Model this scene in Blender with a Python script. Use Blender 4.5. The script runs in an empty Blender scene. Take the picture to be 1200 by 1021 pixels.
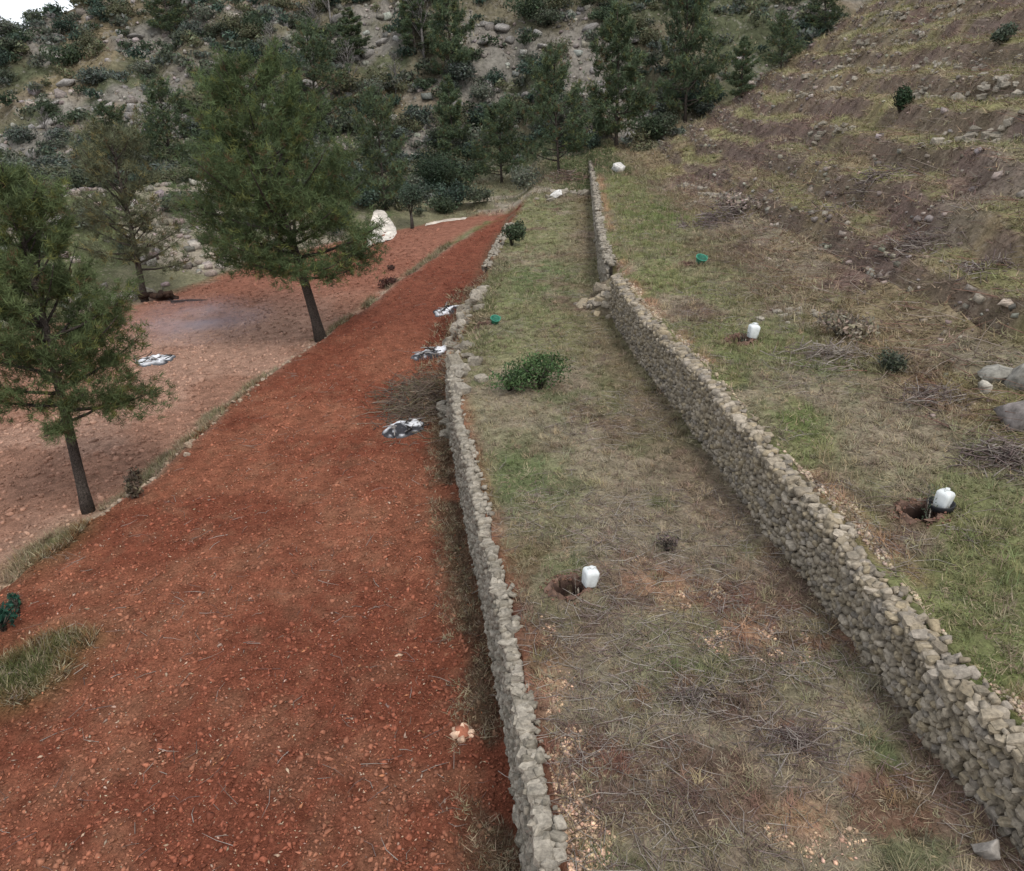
import bpy, math, random
import numpy as np

# ------------------------------------------------------------------ camera
SC = bpy.context.scene
COL = SC.collection
W, H, F = 1200.0, 1021.0, 940.0
PITCH, ROLL, CAMZ = 23.0, -3.0, 8.5
cam_data = bpy.data.cameras.new('camera')
cam = bpy.data.objects.new('camera', cam_data)
COL.objects.link(cam)
SC.camera = cam
cam_data.sensor_fit = 'HORIZONTAL'
cam_data.sensor_width = 36.0
cam_data.lens = 36.0 * F / W
cam_data.clip_start = 0.1
cam_data.clip_end = 2000
_a, _r = math.radians(90 - PITCH), math.radians(ROLL)
RX = np.array([[1, 0, 0], [0, math.cos(_a), -math.sin(_a)], [0, math.sin(_a), math.cos(_a)]])
RZ = np.array([[math.cos(_r), -math.sin(_r), 0], [math.sin(_r), math.cos(_r), 0], [0, 0, 1]])
CR = RX @ RZ
CC = np.array([0.0, 0.0, CAMZ])
import mathutils
cam.matrix_world = mathutils.Matrix.Translation((0, 0, CAMZ)) @ mathutils.Matrix(CR.tolist()).to_4x4()

# ------------------------------------------------------------------ sky and light (overcast)
SUN_EL, SUN_AZ = 52.0, 150.0          # degrees; the sun stands behind and to the right of the camera
world = bpy.data.worlds.new('World')
SC.world = world
world.use_nodes = True
nt = world.node_tree
nt.nodes.clear()
sky = nt.nodes.new('ShaderNodeTexSky')
sky.sky_type = 'NISHITA'
sky.sun_disc = False
sky.sun_elevation = math.radians(SUN_EL)
sky.sun_rotation = math.radians(SUN_AZ)
tc = nt.nodes.new('ShaderNodeTexCoord')
cn = nt.nodes.new('ShaderNodeTexNoise')
cn.inputs['Scale'].default_value = 3.2
cn.inputs['Detail'].default_value = 7
nt.links.new(tc.outputs['Generated'], cn.inputs['Vector'])
cr = nt.nodes.new('ShaderNodeMapRange')
cr.inputs['From Min'].default_value = 0.30
cr.inputs['From Max'].default_value = 0.60
cr.inputs['To Min'].default_value = 0.62
cr.inputs['To Max'].default_value = 0.98
nt.links.new(cn.outputs['Fac'], cr.inputs['Value'])
mx = nt.nodes.new('ShaderNodeMix')
mx.data_type = 'RGBA'
nt.links.new(cr.outputs['Result'], mx.inputs['Factor'])
nt.links.new(sky.outputs['Color'], mx.inputs[6])
mx.inputs[7].default_value = (7.3, 7.6, 8.0, 1)
bg = nt.nodes.new('ShaderNodeBackground')
bg.inputs['Strength'].default_value = 0.10
nt.links.new(mx.outputs[2], bg.inputs['Color'])
wo = nt.nodes.new('ShaderNodeOutputWorld')
nt.links.new(bg.outputs['Background'], wo.inputs['Surface'])
sd = bpy.data.lights.new('sun', 'SUN')
sd.energy = 1.5
sd.angle = math.radians(16)
sd.color = (1.0, 0.965, 0.92)
sun = bpy.data.objects.new('sun', sd)
COL.objects.link(sun)
_el, _az = math.radians(SUN_EL), math.radians(SUN_AZ)
_to = mathutils.Vector((math.sin(_az) * math.cos(_el), math.cos(_az) * math.cos(_el), math.sin(_el)))
sun.rotation_euler = _to.to_track_quat('Z', 'Y').to_euler()
sun.location = (10, -10, 40)
SC.view_settings.view_transform = 'Standard'
SC.view_settings.look = 'None'
SC.view_settings.gamma = 1.0
SC.view_settings.exposure = 0.74
SC.render.engine = 'CYCLES'
SC.cycles.use_denoising = True
SC.cycles.max_bounces = 6

# ------------------------------------------------------------------ numeric helpers
RNG = np.random.default_rng(7)
random.seed(7)

def ray(px, py):
    return CR @ np.array([(px - W / 2) / F, -(py - H / 2) / F, -1.0])

def at(px, py, z):
    d = ray(px, py)
    return CC + (z - CAMZ) / d[2] * d

def depth_of(P):
    return -((np.asarray(P) - CC) @ CR)[..., 2]

def proj(P):
    q = (np.asarray(P) - CC) @ CR
    return W / 2 + F * q[..., 0] / -q[..., 2], H / 2 - F * q[..., 1] / -q[..., 2], -q[..., 2]

def smooth(a, b, x):
    t = np.clip((np.asarray(x, float) - a) / (b - a), 0, 1)
    return t * t * (3 - 2 * t)

def _hash(ix, iy, seed):
    h = (ix.astype(np.int64) * 374761393 + iy.astype(np.int64) * 668265263 + seed * 974634541) & 0x7fffffff
    h = ((h ^ (h >> 13)) * 1274126177) & 0x7fffffff
    h = (h ^ (h >> 16)) & 0xffff
    return h / 65535.0

def vnoise(x, y, seed=0):
    x = np.asarray(x, float); y = np.asarray(y, float)
    ix, iy = np.floor(x), np.floor(y)
    fx, fy = x - ix, y - iy
    fx = fx * fx * (3 - 2 * fx); fy = fy * fy * (3 - 2 * fy)
    a = _hash(ix, iy, seed); b = _hash(ix + 1, iy, seed)
    c = _hash(ix, iy + 1, seed); d = _hash(ix + 1, iy + 1, seed)
    return (a + (b - a) * fx) * (1 - fy) + (c + (d - c) * fx) * fy

def fbm(x, y, seed=0, octaves=4):
    s, amp, tot = 0.0, 1.0, 0.0
    x = np.asarray(x, float); y = np.asarray(y, float)
    for o in range(octaves):
        s = s + amp * vnoise(x * 2 ** o + 17.3 * o, y * 2 ** o - 9.1 * o, seed + o)
        tot += amp
        amp *= 0.55
    return s / tot

def poly(pts):
    """pixel points with the height they lie at -> (y, x) arrays sorted by y"""
    P = np.array([at(px, py, z) for px, py, z in pts])
    o = np.argsort(P[:, 1])
    return P[o, 1], P[o, 0]

def ext_interp(y, ys, xs):
    y = np.asarray(y, float)
    r = np.interp(y, ys, xs)
    s0 = (xs[1] - xs[0]) / (ys[1] - ys[0])
    s1 = (xs[-1] - xs[-2]) / (ys[-1] - ys[-2])
    r = np.where(y < ys[0], xs[0] + s0 * (y - ys[0]), r)
    return np.where(y > ys[-1], xs[-1] + s1 * np.minimum(y - ys[-1], 30), r)

# ------------------------------------------------------------------ terrain: outlines in plan and heights
Z_MID = 1.5
WALL_H = 1.26
_L = poly([(613, 1021, 0), (591, 860, 0), (570, 740, 0), (552, 650, 0), (535, 560, 0), (523, 470, 0.02),
           (540, 395, .3), (565, 330, .7), (588, 285, .85)])
_R = poly([(1200, 1005, 1.5), (1150, 950, 1.5), (1085, 875, 1.5), (1020, 785, 1.5), (970, 716, 1.5), (900, 628, 1.5),
           (850, 560, 1.5), (800, 490, 1.5), (745, 420, 1.5), (712, 365, 1.5), (703, 330, 1.5), (695, 250, 1.65), (689, 192, 2.3)])
_E = poly([(0, 690, 0), (100, 605, 0), (170, 560, 0), (250, 490, 0), (310, 440, .02), (400, 375, .35), (460, 325, .75), (555, 272, .9)])
_HF = poly([(1200, 520, 2.85), (1050, 440, 2.85), (905, 340, 2.85), (800, 240, 3.0), (742, 190, 3.5)])
_B = (np.array([10.0, 20.0, 30.0, 39.0, 47.0, 52.0, 56, 60]), np.array([-52.0, -42.0, -29.0, -19.0, -14.0, -8.5, -4, 0]))

def XL(y): return ext_interp(y, *_L)
def XR(y): return ext_interp(y, *_R)
def XE(y): return ext_interp(y, *_E) + .5 * (fbm(np.asarray(y, float) * .5, np.asarray(y, float) * 0, 25, 3) - .5)
def XH(y): return ext_interp(y, *_HF)

HOLES = []      # (x, y, radius, depth)

def z_red(y): return 0.9 * smooth(24, 50, y)
def z_mid(y): return Z_MID + 0.028 * np.maximum(0, np.asarray(y, float) - 46)
def wall_h(y): return WALL_H - .36 * (1 - smooth(5.0, 15.0, y)) - 0.45 * smooth(45, 75, y)

STEP = 1.15
def hill_step(x, y):
    """where a point lies between one old terrace of the hillside and the next: 0 to .5 tread, .5 to .85 riser"""
    x = np.asarray(x, float); y = np.asarray(y, float)
    d = x - XH(y) + 1.2 * (vnoise(y * .12, y * 0, 9) - .5)
    st = 0.16 * np.maximum(0, d) + 0.46 * np.maximum(0, d - 2.2) + (1.0 * (fbm(x * .09, y * .09, 31) - .5) + .40 * (fbm(x * .5, y * .5, 34, 3) - .5))
    return np.where(d > 2.5, st / STEP - np.floor(st / STEP), 0)

def macro(x, y):
    x = np.asarray(x, float); y = np.asarray(y, float)
    xl, xr, xe, xh = XL(y), XR(y), XE(y), XH(y)
    zr, zm = z_red(y), z_mid(y)
    zu = zm + wall_h(y)
    # lower ploughed ground and the low bank that edges the red field
    drop = 0.42 * (1 - smooth(40, 55, y))
    ew = 0.35 + 0.3 * vnoise(y * .4, y * 0 + 3, 4)
    z = zr - drop * (1 - smooth(-ew, ew * .6, x - xe))
    z = z - 0.02 * np.maximum(0, xe - x)
    # red field -> middle terrace: sharp behind the standing wall, a slumped bank where it has fallen
    slump = smooth(22.2, 24.0, y) * (1 - smooth(36.0, 38.0, y)) + smooth(50, 53, y)
    lo, hi = 0.14 - 1.1 * slump, 0.25 + 0.9 * slump
    t = np.clip((x - xl - lo) / (hi - lo), 0, 1)
    t = np.where(slump > .2, t * t * (3 - 2 * t), t)
    z = z + (zm - zr) * t
    # middle -> upper terrace
    gap = smooth(26.2, 27.0, y) * (1 - smooth(28.8, 30.0, y)) + smooth(72, 76, y)
    lo, hi = 0.19 - .9 * gap, 0.31 + .5 * gap
    t = np.clip((x - xr - lo) / (hi - lo), 0, 1)
    z = z + (zu - zm) * t
    # bare hillside
    d = x - xh + 1.2 * (vnoise(y * .12, y * 0, 9) - .5)
    hill = 0.16 * np.maximum(0, d) + 0.46 * np.maximum(0, d - 2.2)
    st = hill + (1.0 * (fbm(x * .09, y * .09, 31) - .5) + .40 * (fbm(x * .5, y * .5, 34, 3) - .5))
    k = np.floor(st / STEP); f = st / STEP - k
    hill = np.where(d > 2.5, hill + .62 * STEP * (smooth(0.5, .85, f) - f), hill)
    fall = np.maximum(0, y - 69 + 0.05 * x)
    hill = hill - 0.75 * fall * smooth(0, 6, d)
    z = z + np.maximum(hill, -3) * (d > 0)
    # bank and scree to the far left
    bx = np.interp(y, *_B)
    db = bx - x
    db = np.where(y > 60, 60.0, db) * 1.0
    bank = 0.30 * np.clip(db * .75 - .3, 0, 12) + .02 * np.clip(db - 12, 0, 60)
    z = z + np.where(x < xl - 2, np.maximum(bank, 0) * (1 - smooth(54, 62, y)) + smooth(54, 62, y) * np.clip(-x - 5, 0, 10) * .28, 0)
    # ground beyond the fields
    z = z + 0.03 * np.maximum(0, y - 56)
    # mountain
    yf = 82 + 6 * (vnoise(x * .06, x * 0 + 2, 12) - .5) - 0.10 * np.minimum(0, x + 10) * -1 + .12 * np.maximum(0, x - 12)
    s = y - yf
    sp = np.where(s > 25, s, 2.2 * np.log1p(np.exp(np.clip(s / 2.2, -30, 30))))
    rid = 15.8 + .85 * (x + 51) + 2 * (fbm(x * .12, x * 0 + 5, 14) - .5)
    rid = np.clip(rid, 5, 75)
    gul = (fbm(x * .045, y * .03, 21) - .5) * 9
    mt = 0.62 * sp + np.where(sp > 3, gul * smooth(3, 20, sp), 0)
    mt = np.minimum(mt, rid) + np.where(mt > rid, -0.25 * (mt - rid), 0)
    z = z + np.maximum(mt, 0 * mt)
    return z

def zf(x, y):
    x = np.asarray(x, float); y = np.asarray(y, float)
    z = macro(x, y)
    dist = np.hypot(x, y)
    xl, xr, xe, xh = XL(y), XR(y), XE(y), XH(y)
    red = ((x < xl) & (x > xe)).astype(float)
    amp = .07 + .02 * red
    z = z + amp * (fbm(x * 1.1, y * 1.1, 40, 4) - .5) + .16 * (fbm(x * .25, y * .25, 44, 3) - .5)
    z = z + np.where(dist < 60, .05 * (vnoise(x * 4.3, y * 4.3, 47) - .5) * (1 + .6 * red), 0)
    z = z + .07 * red * (vnoise((x - xe) * 4.2, y * .32, 86) - .5) * (y < 50)
    onhill = smooth(1, 4, x - xh)
    z = z + onhill * .5 * (fbm(x * .7, y * .7, 50, 4) - .5)
    far = smooth(72, 92, y)
    z = z + far * 2.6 * (np.abs(fbm(x * .22, y * .22, 55, 5) - .5) * 2 - .35)
    lb = smooth(1, 4, np.interp(y, *_B) - x) * (1 - far)
    z = z + lb * .7 * (fbm(x * .6, y * .6, 58, 4) - .5)
    for hx, hy, hr, hd in HOLES:
        q = np.hypot(x - hx, (y - hy)) / hr
        z = z - hd * (1 - smooth(.7, 1.0, q)) + .16 * hd * np.exp(-((q - 1.35) / .3) ** 2)
    return z

_T = 3.0 * 1.006 ** np.arange(0, 760)
def hit(px, py):
    d = ray(px, py)
    P = CC + _T[:, None] * d
    b = P[:, 2] < zf(P[:, 0], P[:, 1])
    i = int(np.argmax(b))
    lo, hi = _T[max(i - 1, 0)], _T[i]
    for _ in range(14):
        m = .5 * (lo + hi); Q = CC + m * d
        if Q[2] < zf(Q[0], Q[1]): hi = m
        else: lo = m
    return CC + hi * d

# ------------------------------------------------------------------ mesh helpers
def mk(name, V, Fc, mat, parent=None, col=None, smooth_shade=False, loc=None, link=True):
    """V (n,3); Fc (m,3) or (m,4) index array, or a list of tuples; col (n,3) linear colour per vertex"""
    me = bpy.data.meshes.new(name)
    if isinstance(Fc, np.ndarray):
        n, k = Fc.shape
        me.vertices.add(len(V)); me.loops.add(n * k); me.polygons.add(n)
        me.vertices.foreach_set('co', np.ascontiguousarray(V, dtype=np.float32).ravel())
        me.loops.foreach_set('vertex_index', np.ascontiguousarray(Fc, dtype=np.int32).ravel())
        me.polygons.foreach_set('loop_start', np.arange(0, n * k, k, dtype=np.int32))
        me.update(calc_edges=True)
    else:
        me.from_pydata([tuple(v) for v in V], [], [tuple(f) for f in Fc])
    if col is not None:
        ca = me.color_attributes.new('Col', 'FLOAT_COLOR', 'POINT')
        c4 = np.ones((len(V), 4), dtype=np.float32); c4[:, :3] = col
        ca.data.foreach_set('color', c4.ravel())
    if smooth_shade:
        me.polygons.foreach_set('use_smooth', np.ones(len(me.polygons), dtype=bool))
    me.materials.append(mat)
    o = bpy.data.objects.new(name, me)
    if link: COL.objects.link(o)
    if parent is not None: o.parent = parent
    if loc is not None: o.location = loc
    return o

def from_mesh(name, me, parent=None, loc=(0, 0, 0), rot=(0, 0, 0), scale=(1, 1, 1)):
    o = bpy.data.objects.new(name, me)
    COL.objects.link(o)
    o.parent = parent
    o.location = loc; o.rotation_euler = rot; o.scale = scale
    return o

def tag(o, label, cat, group=None, kind=None):
    o['label'] = label
    if cat: o['category'] = cat
    if group: o['group'] = group
    if kind: o['kind'] = kind
    return o

def thing(name, label, cat, loc=(0, 0, 0), rotz=0.0, group=None):
    o = bpy.data.objects.new(name, None)
    o.empty_display_size = .2
    COL.objects.link(o)
    o.location = loc; o.rotation_euler = (0, 0, rotz)
    return tag(o, label, cat, group)

def struct(o, label=None):
    o['kind'] = 'structure'
    if label: o['label'] = label
    return o

class Acc:
    def __init__(s): s.v, s.f, s.c, s.n = [], [], [], 0
    def add(s, V, Fc, col=None):
        V = np.asarray(V, float); Fc = np.asarray(Fc, int)
        s.v.append(V); s.f.append(Fc + s.n); s.n += len(V)
        c = np.ones((len(V), 3)) * (np.asarray(col) if col is not None else .5)
        s.c.append(c)
    def build(s, name, mat, parent=None, sm=False, loc=None):
        return mk(name, np.concatenate(s.v), np.concatenate(s.f), mat, parent, np.concatenate(s.c), sm, loc)

def rotm(rx, ry, rz):
    return np.array(mathutils.Euler((rx, ry, rz)).to_matrix())

def tube(acc, pts, rad, n=6, col=None):
    pts = np.asarray(pts, float); k = len(pts)
    rad = np.ones(k) * rad
    T = np.gradient(pts, axis=0)
    T /= np.linalg.norm(T, axis=1)[:, None] + 1e-9
    up = np.array([0, 0, 1.0]) if abs(T[0][2]) < .9 else np.array([1.0, 0, 0])
    ang = np.arange(n) * 2 * math.pi / n
    V = []
    for i in range(k):
        a = np.cross(T[i], up); a /= np.linalg.norm(a) + 1e-9
        b = np.cross(T[i], a)
        V.append(pts[i] + rad[i] * (np.cos(ang)[:, None] * a + np.sin(ang)[:, None] * b))
    V = np.concatenate(V)
    Fc = []
    for i in range(k - 1):
        for j in range(n):
            a0, a1 = i * n + j, i * n + (j + 1) % n
            Fc.append((a0, a1, a1 + n)); Fc.append((a0, a1 + n, a0 + n))
    for j in range(1, n - 1):
        Fc.append((0, j + 1, j)); Fc.append(((k - 1) * n, (k - 1) * n + j, (k - 1) * n + j + 1))
    acc.add(V, Fc, col)

def lathe(prof, n=20, squar=0.0):
    """profile of (r, z); squar > 0 squares the section; returns V, triangles"""
    V, Fc = [], []
    for r, z in prof:
        for j in range(n):
            a = 2 * math.pi * j / n
            m = (abs(math.cos(a)) ** (2 + 6 * squar) + abs(math.sin(a)) ** (2 + 6 * squar)) ** (-1 / (2 + 6 * squar))
            V.append((r * m * math.cos(a), r * m * math.sin(a), z))
    k = len(prof)
    for i in range(k - 1):
        for j in range(n):
            a0, a1 = i * n + j, i * n + (j + 1) % n
            Fc.append((a0, a1, a1 + n)); Fc.append((a0, a1 + n, a0 + n))
    for j in range(1, n - 1):
        Fc.append((0, j + 1, j)); Fc.append(((k - 1) * n, (k - 1) * n + j, (k - 1) * n + j + 1))
    return np.array(V), np.array(Fc)

# a stone: a chamfered block of 24 vertices and 44 triangles
def chamfer_block():
    V = []
    c = .70
    for ax in range(3):
        for s in (-1, 1):
            for a in (-1, 1):
                for b in (-1, 1):
                    p = [0, 0, 0]; p[ax] = s; p[(ax + 1) % 3] = a * c; p[(ax + 2) % 3] = b * c
                    V.append(p)
    V = np.array(V, float)
    import bmesh
    bm = bmesh.new()
    for v in V: bm.verts.new(v)
    r = bmesh.ops.convex_hull(bm, input=bm.verts)
    bmesh.ops.triangulate(bm, faces=bm.faces)
    bm.verts.ensure_lookup_table(); bm.verts.index_update()
    V = np.array([v.co[:] for v in bm.verts]); Fc = np.array([[v.index for v in f.verts] for f in bm.faces])
    bm.free()
    return V, Fc
STV, STF = chamfer_block()

def ico(sub):
    import bmesh
    bm = bmesh.new()
    bmesh.ops.create_icosphere(bm, subdivisions=sub, radius=1)
    bm.verts.index_update()
    V = np.array([v.co[:] for v in bm.verts]); Fc = np.array([[v.index for v in f.verts] for f in bm.faces])
    bm.free()
    return V, Fc
CUB = (np.array([[x, y, z] for x in (-1, 1) for y in (-1, 1) for z in (-1, 1)], float) * .8,
       np.array([[0, 1, 3], [0, 3, 2], [4, 6, 7], [4, 7, 5], [0, 4, 5], [0, 5, 1], [2, 3, 7], [2, 7, 6], [0, 2, 6], [0, 6, 4], [1, 5, 7], [1, 7, 3]]))
ICO1, ICO2, ICO3 = ico(1), ico(2), ico(3)
OCT = (np.array([[1, 0, 0], [-1, 0, 0], [0, 1, 0], [0, -1, 0], [0, 0, 1], [0, 0, -1]], float),
       np.array([[0, 2, 4], [2, 1, 4], [1, 3, 4], [3, 0, 4], [2, 0, 5], [1, 2, 5], [3, 1, 5], [0, 3, 5]]))

def scatter_solid(name, base, P, S, mat, col, seed=1, jit=.25, tilt=math.pi, parent=None, sm=False):
    """many small solids joined into one mesh: P (n,3) centres, S (n,3) half sizes, col (n,3)"""
    r = np.random.default_rng(seed)
    bV, bF = base
    n, k = len(P), len(bV)
    V = bV[None] * (1 + jit * r.uniform(-1, 1, (n, k, 3)))
    V = V * S[:, None, :]
    ax, ay, az = r.uniform(-tilt, tilt, n), r.uniform(-tilt, tilt, n), r.uniform(0, 2 * math.pi, n)
    c, s = np.cos(ax)[:, None], np.sin(ax)[:, None]
    y = V[..., 1] * c - V[..., 2] * s; z = V[..., 1] * s + V[..., 2] * c; x = V[..., 0]
    c, s = np.cos(ay)[:, None], np.sin(ay)[:, None]
    x, z = x * c + z * s, -x * s + z * c
    c, s = np.cos(az)[:, None], np.sin(az)[:, None]
    x, y = x * c - y * s, x * s + y * c
    V = np.stack([x, y, z], -1) + P[:, None, :]
    Fc = bF[None] + (np.arange(n) * k)[:, None, None]
    cc = np.repeat(col[:, None, :], k, 1)
    return mk(name, V.reshape(-1, 3), Fc.reshape(-1, 3), mat, parent, cc.reshape(-1, 3), sm)

def blades(P, n_per, length, width, upness, seed, bend=.3):
    """triangular blades rising from P; returns V (m*3,3), owner index"""
    r = np.random.default_rng(seed)
    m = len(P) * n_per
    own = np.repeat(np.arange(len(P)), n_per)
    az = r.uniform(0, 2 * math.pi, m)
    up = np.clip(upness[own] + r.normal(0, .22, m), .02, 1)
    L = length[own] * r.uniform(.55, 1.25, m)
    hor = np.sqrt(np.maximum(0, 1 - up ** 2))
    D = np.stack([np.cos(az) * hor, np.sin(az) * hor, up], -1)
    b = np.stack([-np.sin(az), np.cos(az), 0 * az], -1)
    tw = r.uniform(-1, 1, m)[:, None]
    b = b * (1 - .5 * np.abs(tw)) + tw * np.array([0, 0, .5]) + .3 * r.uniform(-1, 1, (m, 3))
    b /= np.linalg.norm(b, axis=1)[:, None]
    base = P[own] + np.stack([r.normal(0, .25, m), r.normal(0, .25, m), 0 * az], -1) * length[own][:, None]
    w = width[own][:, None] * .5
    V = np.stack([base - b * w, base + b * w, base + D * L[:, None]], 1)
    return V.reshape(-1, 3), own

# ------------------------------------------------------------------ materials
def new_mat(name):
    m = bpy.data.materials.new(name); m.use_nodes = True
    n = m.node_tree.nodes; l = m.node_tree.links
    b = n['Principled BSDF']
    b.inputs['Specular IOR Level'].default_value = .15
    b.inputs['Roughness'].default_value = .92
    return m, n, l, b

def noise_node(n, l, scale, detail=4, rough=.6, vec=None):
    t = n.new('ShaderNodeTexNoise')
    t.inputs['Scale'].default_value = scale; t.inputs['Detail'].default_value = detail
    t.inputs['Roughness'].default_value = rough
    if vec is not None: l.new(vec, t.inputs['Vector'])
    return t

def maprange(n, l, src, a, b, c, d):
    t = n.new('ShaderNodeMapRange')
    for k, v in zip(('From Min', 'From Max', 'To Min', 'To Max'), (a, b, c, d)): t.inputs[k].default_value = v
    l.new(src, t.inputs['Value'])
    return t.outputs['Result']

def mul_col(n, l, col, fac):
    t = n.new('ShaderNodeVectorMath'); t.operation = 'SCALE'
    l.new(col, t.inputs[0]); l.new(fac, t.inputs['Scale'])
    return t.outputs['Vector']

def mix_col(n, l, fac, a, b):
    t = n.new('ShaderNodeMix'); t.data_type = 'RGBA'
    if hasattr(fac, 'is_output'): l.new(fac, t.inputs['Factor'])
    else: t.inputs['Factor'].default_value = fac
    for s, v in ((6, a), (7, b)):
        if hasattr(v, 'is_output'): l.new(v, t.inputs[s])
        else: t.inputs[s].default_value = (*v, 1)
    return t.outputs[2]

def ground_mat(name, s1, s2, fleck_col, fleck_lo, fleck_hi, dark_col, bump=.6, scale_bump=26):
    m, n, l, b = new_mat(name)
    at_ = n.new('ShaderNodeAttribute'); at_.attribute_name = 'Col'
    g = n.new('ShaderNodeNewGeometry').outputs['Position']
    a = noise_node(n, l, s1, 6, .7, g); c = noise_node(n, l, s2, 5, .75, g); d = noise_node(n, l, s2 * .37, 5, .7, g)
    col = mul_col(n, l, at_.outputs['Color'], maprange(n, l, a.outputs['Fac'], .3, .7, .62, 1.38))
    col = mul_col(n, l, col, maprange(n, l, c.outputs['Fac'], .32, .68, .6, 1.4))
    col = mix_col(n, l, maprange(n, l, d.outputs['Fac'], fleck_lo, fleck_hi, 0, .75), col, fleck_col)
    e = noise_node(n, l, s2 * .6, 4, .7, g)
    col = mix_col(n, l, maprange(n, l, e.outputs['Fac'], .60, .74, 0, .7), col, dark_col)
    l.new(col, b.inputs['Base Color'])
    h = noise_node(n, l, scale_bump, 7, .75, g)
    bp = n.new('ShaderNodeBump'); bp.inputs['Strength'].default_value = bump; bp.inputs['Distance'].default_value = .06
    l.new(h.outputs['Fac'], bp.inputs['Height']); l.new(bp.outputs['Normal'], b.inputs['Normal'])
    b.inputs['Roughness'].default_value = 1.0; b.inputs['Specular IOR Level'].default_value = .05
    return m

def vcol_mat(name, rough=.92, noise=0, amp=.4, trans=0.0, fissured=0):
    m, n, l, b = new_mat(name)
    at_ = n.new('ShaderNodeAttribute'); at_.attribute_name = 'Col'
    col = at_.outputs['Color']
    if noise:
        g = n.new('ShaderNodeNewGeometry').outputs['Position']
        a = noise_node(n, l, noise, 5, .7, g)
        col = mul_col(n, l, col, maprange(n, l, a.outputs['Fac'], .3, .7, 1 - amp, 1 + amp))
    if fissured:
        mp = n.new('ShaderNodeMapping'); mp.inputs['Scale'].default_value = (14, 14, 3.0)
        l.new(n.new('ShaderNodeTexCoord').outputs['Object'], mp.inputs['Vector'])
        vo = n.new('ShaderNodeTexVoronoi'); vo.feature = 'DISTANCE_TO_EDGE'; l.new(mp.outputs[0], vo.inputs['Vector'])
        cr_ = maprange(n, l, vo.outputs['Distance'], .0, .16, .35, 1.15)
        col = mul_col(n, l, col, cr_)
        bp = n.new('ShaderNodeBump'); bp.inputs['Strength'].default_value = .9; bp.inputs['Distance'].default_value = .03
        l.new(cr_, bp.inputs['Height']); l.new(bp.outputs['Normal'], b.inputs['Normal'])
    l.new(col, b.inputs['Base Color'])
    b.inputs['Roughness'].default_value = rough
    if trans:
        tr = n.new('ShaderNodeBsdfTranslucent'); l.new(col, tr.inputs['Color'])
        ms = n.new('ShaderNodeMixShader'); ms.inputs[0].default_value = trans
        l.new(b.outputs[0], ms.inputs[1]); l.new(tr.outputs[0], ms.inputs[2])
        l.new(ms.outputs[0], n['Material Output'].inputs['Surface'])
    return m

def stone_mat(name, cols, noise=14):
    m, n, l, b = new_mat(name)
    oi = n.new('ShaderNodeObjectInfo'); ge = n.new('ShaderNodeNewGeometry')
    ad = n.new('ShaderNodeMath'); ad.operation = 'ADD'
    l.new(oi.outputs['Random'], ad.inputs[0]); l.new(ge.outputs['Random Per Island'], ad.inputs[1])
    fr = n.new('ShaderNodeMath'); fr.operation = 'FRACT'; l.new(ad.outputs[0], fr.inputs[0])
    cols = [(.92 * c[0], .89 * c[1], .85 * c[2]) for c in cols]
    rp = n.new('ShaderNodeValToRGB')
    el = rp.color_ramp.elements
    while len(el) < len(cols): el.new(.5)
    for i, c in enumerate(cols):
        el[i].position = i / (len(cols) - 1); el[i].color = (*c, 1)
    l.new(fr.outputs[0], rp.inputs['Fac'])
    a = noise_node(n, l, noise, 6, .7, ge.outputs['Position'])
    col = mul_col(n, l, rp.outputs['Color'], maprange(n, l, a.outputs['Fac'], .3, .7, .5, 1.5))
    c2 = noise_node(n, l, noise * .45, 4, .7, ge.outputs['Position'])
    col = mix_col(n, l, maprange(n, l, c2.outputs['Fac'], .54, .68, 0, .40), col, (.13, .118, .092))   # lichen
    l.new(col, b.inputs['Base Color'])
    bp = n.new('ShaderNodeBump'); bp.inputs['Strength'].default_value = .5; bp.inputs['Distance'].default_value = .02
    l.new(a.outputs['Fac'], bp.inputs['Height']); l.new(bp.outputs['Normal'], b.inputs['Normal'])
    return m

def plain_mat(name, col, rough=.6, noise=8, amp=.15, spec=.3):
    m, n, l, b = new_mat(name)
    g = n.new('ShaderNodeTexCoord').outputs['Object']
    a = noise_node(n, l, noise, 4, .6, g)
    rgb = n.new('ShaderNodeRGB'); rgb.outputs[0].default_value = (*col, 1)
    l.new(mul_col(n, l, rgb.outputs[0], maprange(n, l, a.outputs['Fac'], .3, .7, 1 - amp, 1 + amp)), b.inputs['Base Color'])
    b.inputs['Roughness'].default_value = rough; b.inputs['Specular IOR Level'].default_value = spec
    return m

M_RED = ground_mat('red_soil', 3.0, 24, (.33, .17, .10), .60, .70, (.075, .026, .018), 1.0)
M_GRASS = ground_mat('dry_turf', 2.2, 20, (.30, .25, .17), .58, .70, (.07, .055, .038), .8)
M_HILL = ground_mat('hill_turf', .8, 9, (.28, .235, .18), .57, .68, (.065, .045, .038), .9, 14)
M_MOUNT = ground_mat('mountain_turf', .25, 2.6, (.22, .198, .172), .55, .66, (.045, .042, .03), 1.0, 4)
M_CLOD = vcol_mat('soil_clods', .97, 30, .35)
M_BLADE = vcol_mat('grass_blades', .85, 0, 0, .25)
M_NEEDLE = vcol_mat('pine_needles', .75, 0, 0, .22)
M_LEAF = vcol_mat('leaves', .7, 0, 0, .2)
M_TWIG = vcol_mat('twigs', .9, 20, .3)
M_BARK = vcol_mat('bark', .95, 16, .45, 0.0, 1)
M_ROCK = vcol_mat('limestone', .93, 6, .55)
M_WALL = stone_mat('wall_stone', [(.16, .138, .108), (.31, .27, .215), (.20, .168, .12), (.38, .335, .275), (.25, .22, .18), (.33, .275, .19), (.18, .162, .14), (.28, .25, .215)])
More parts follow.
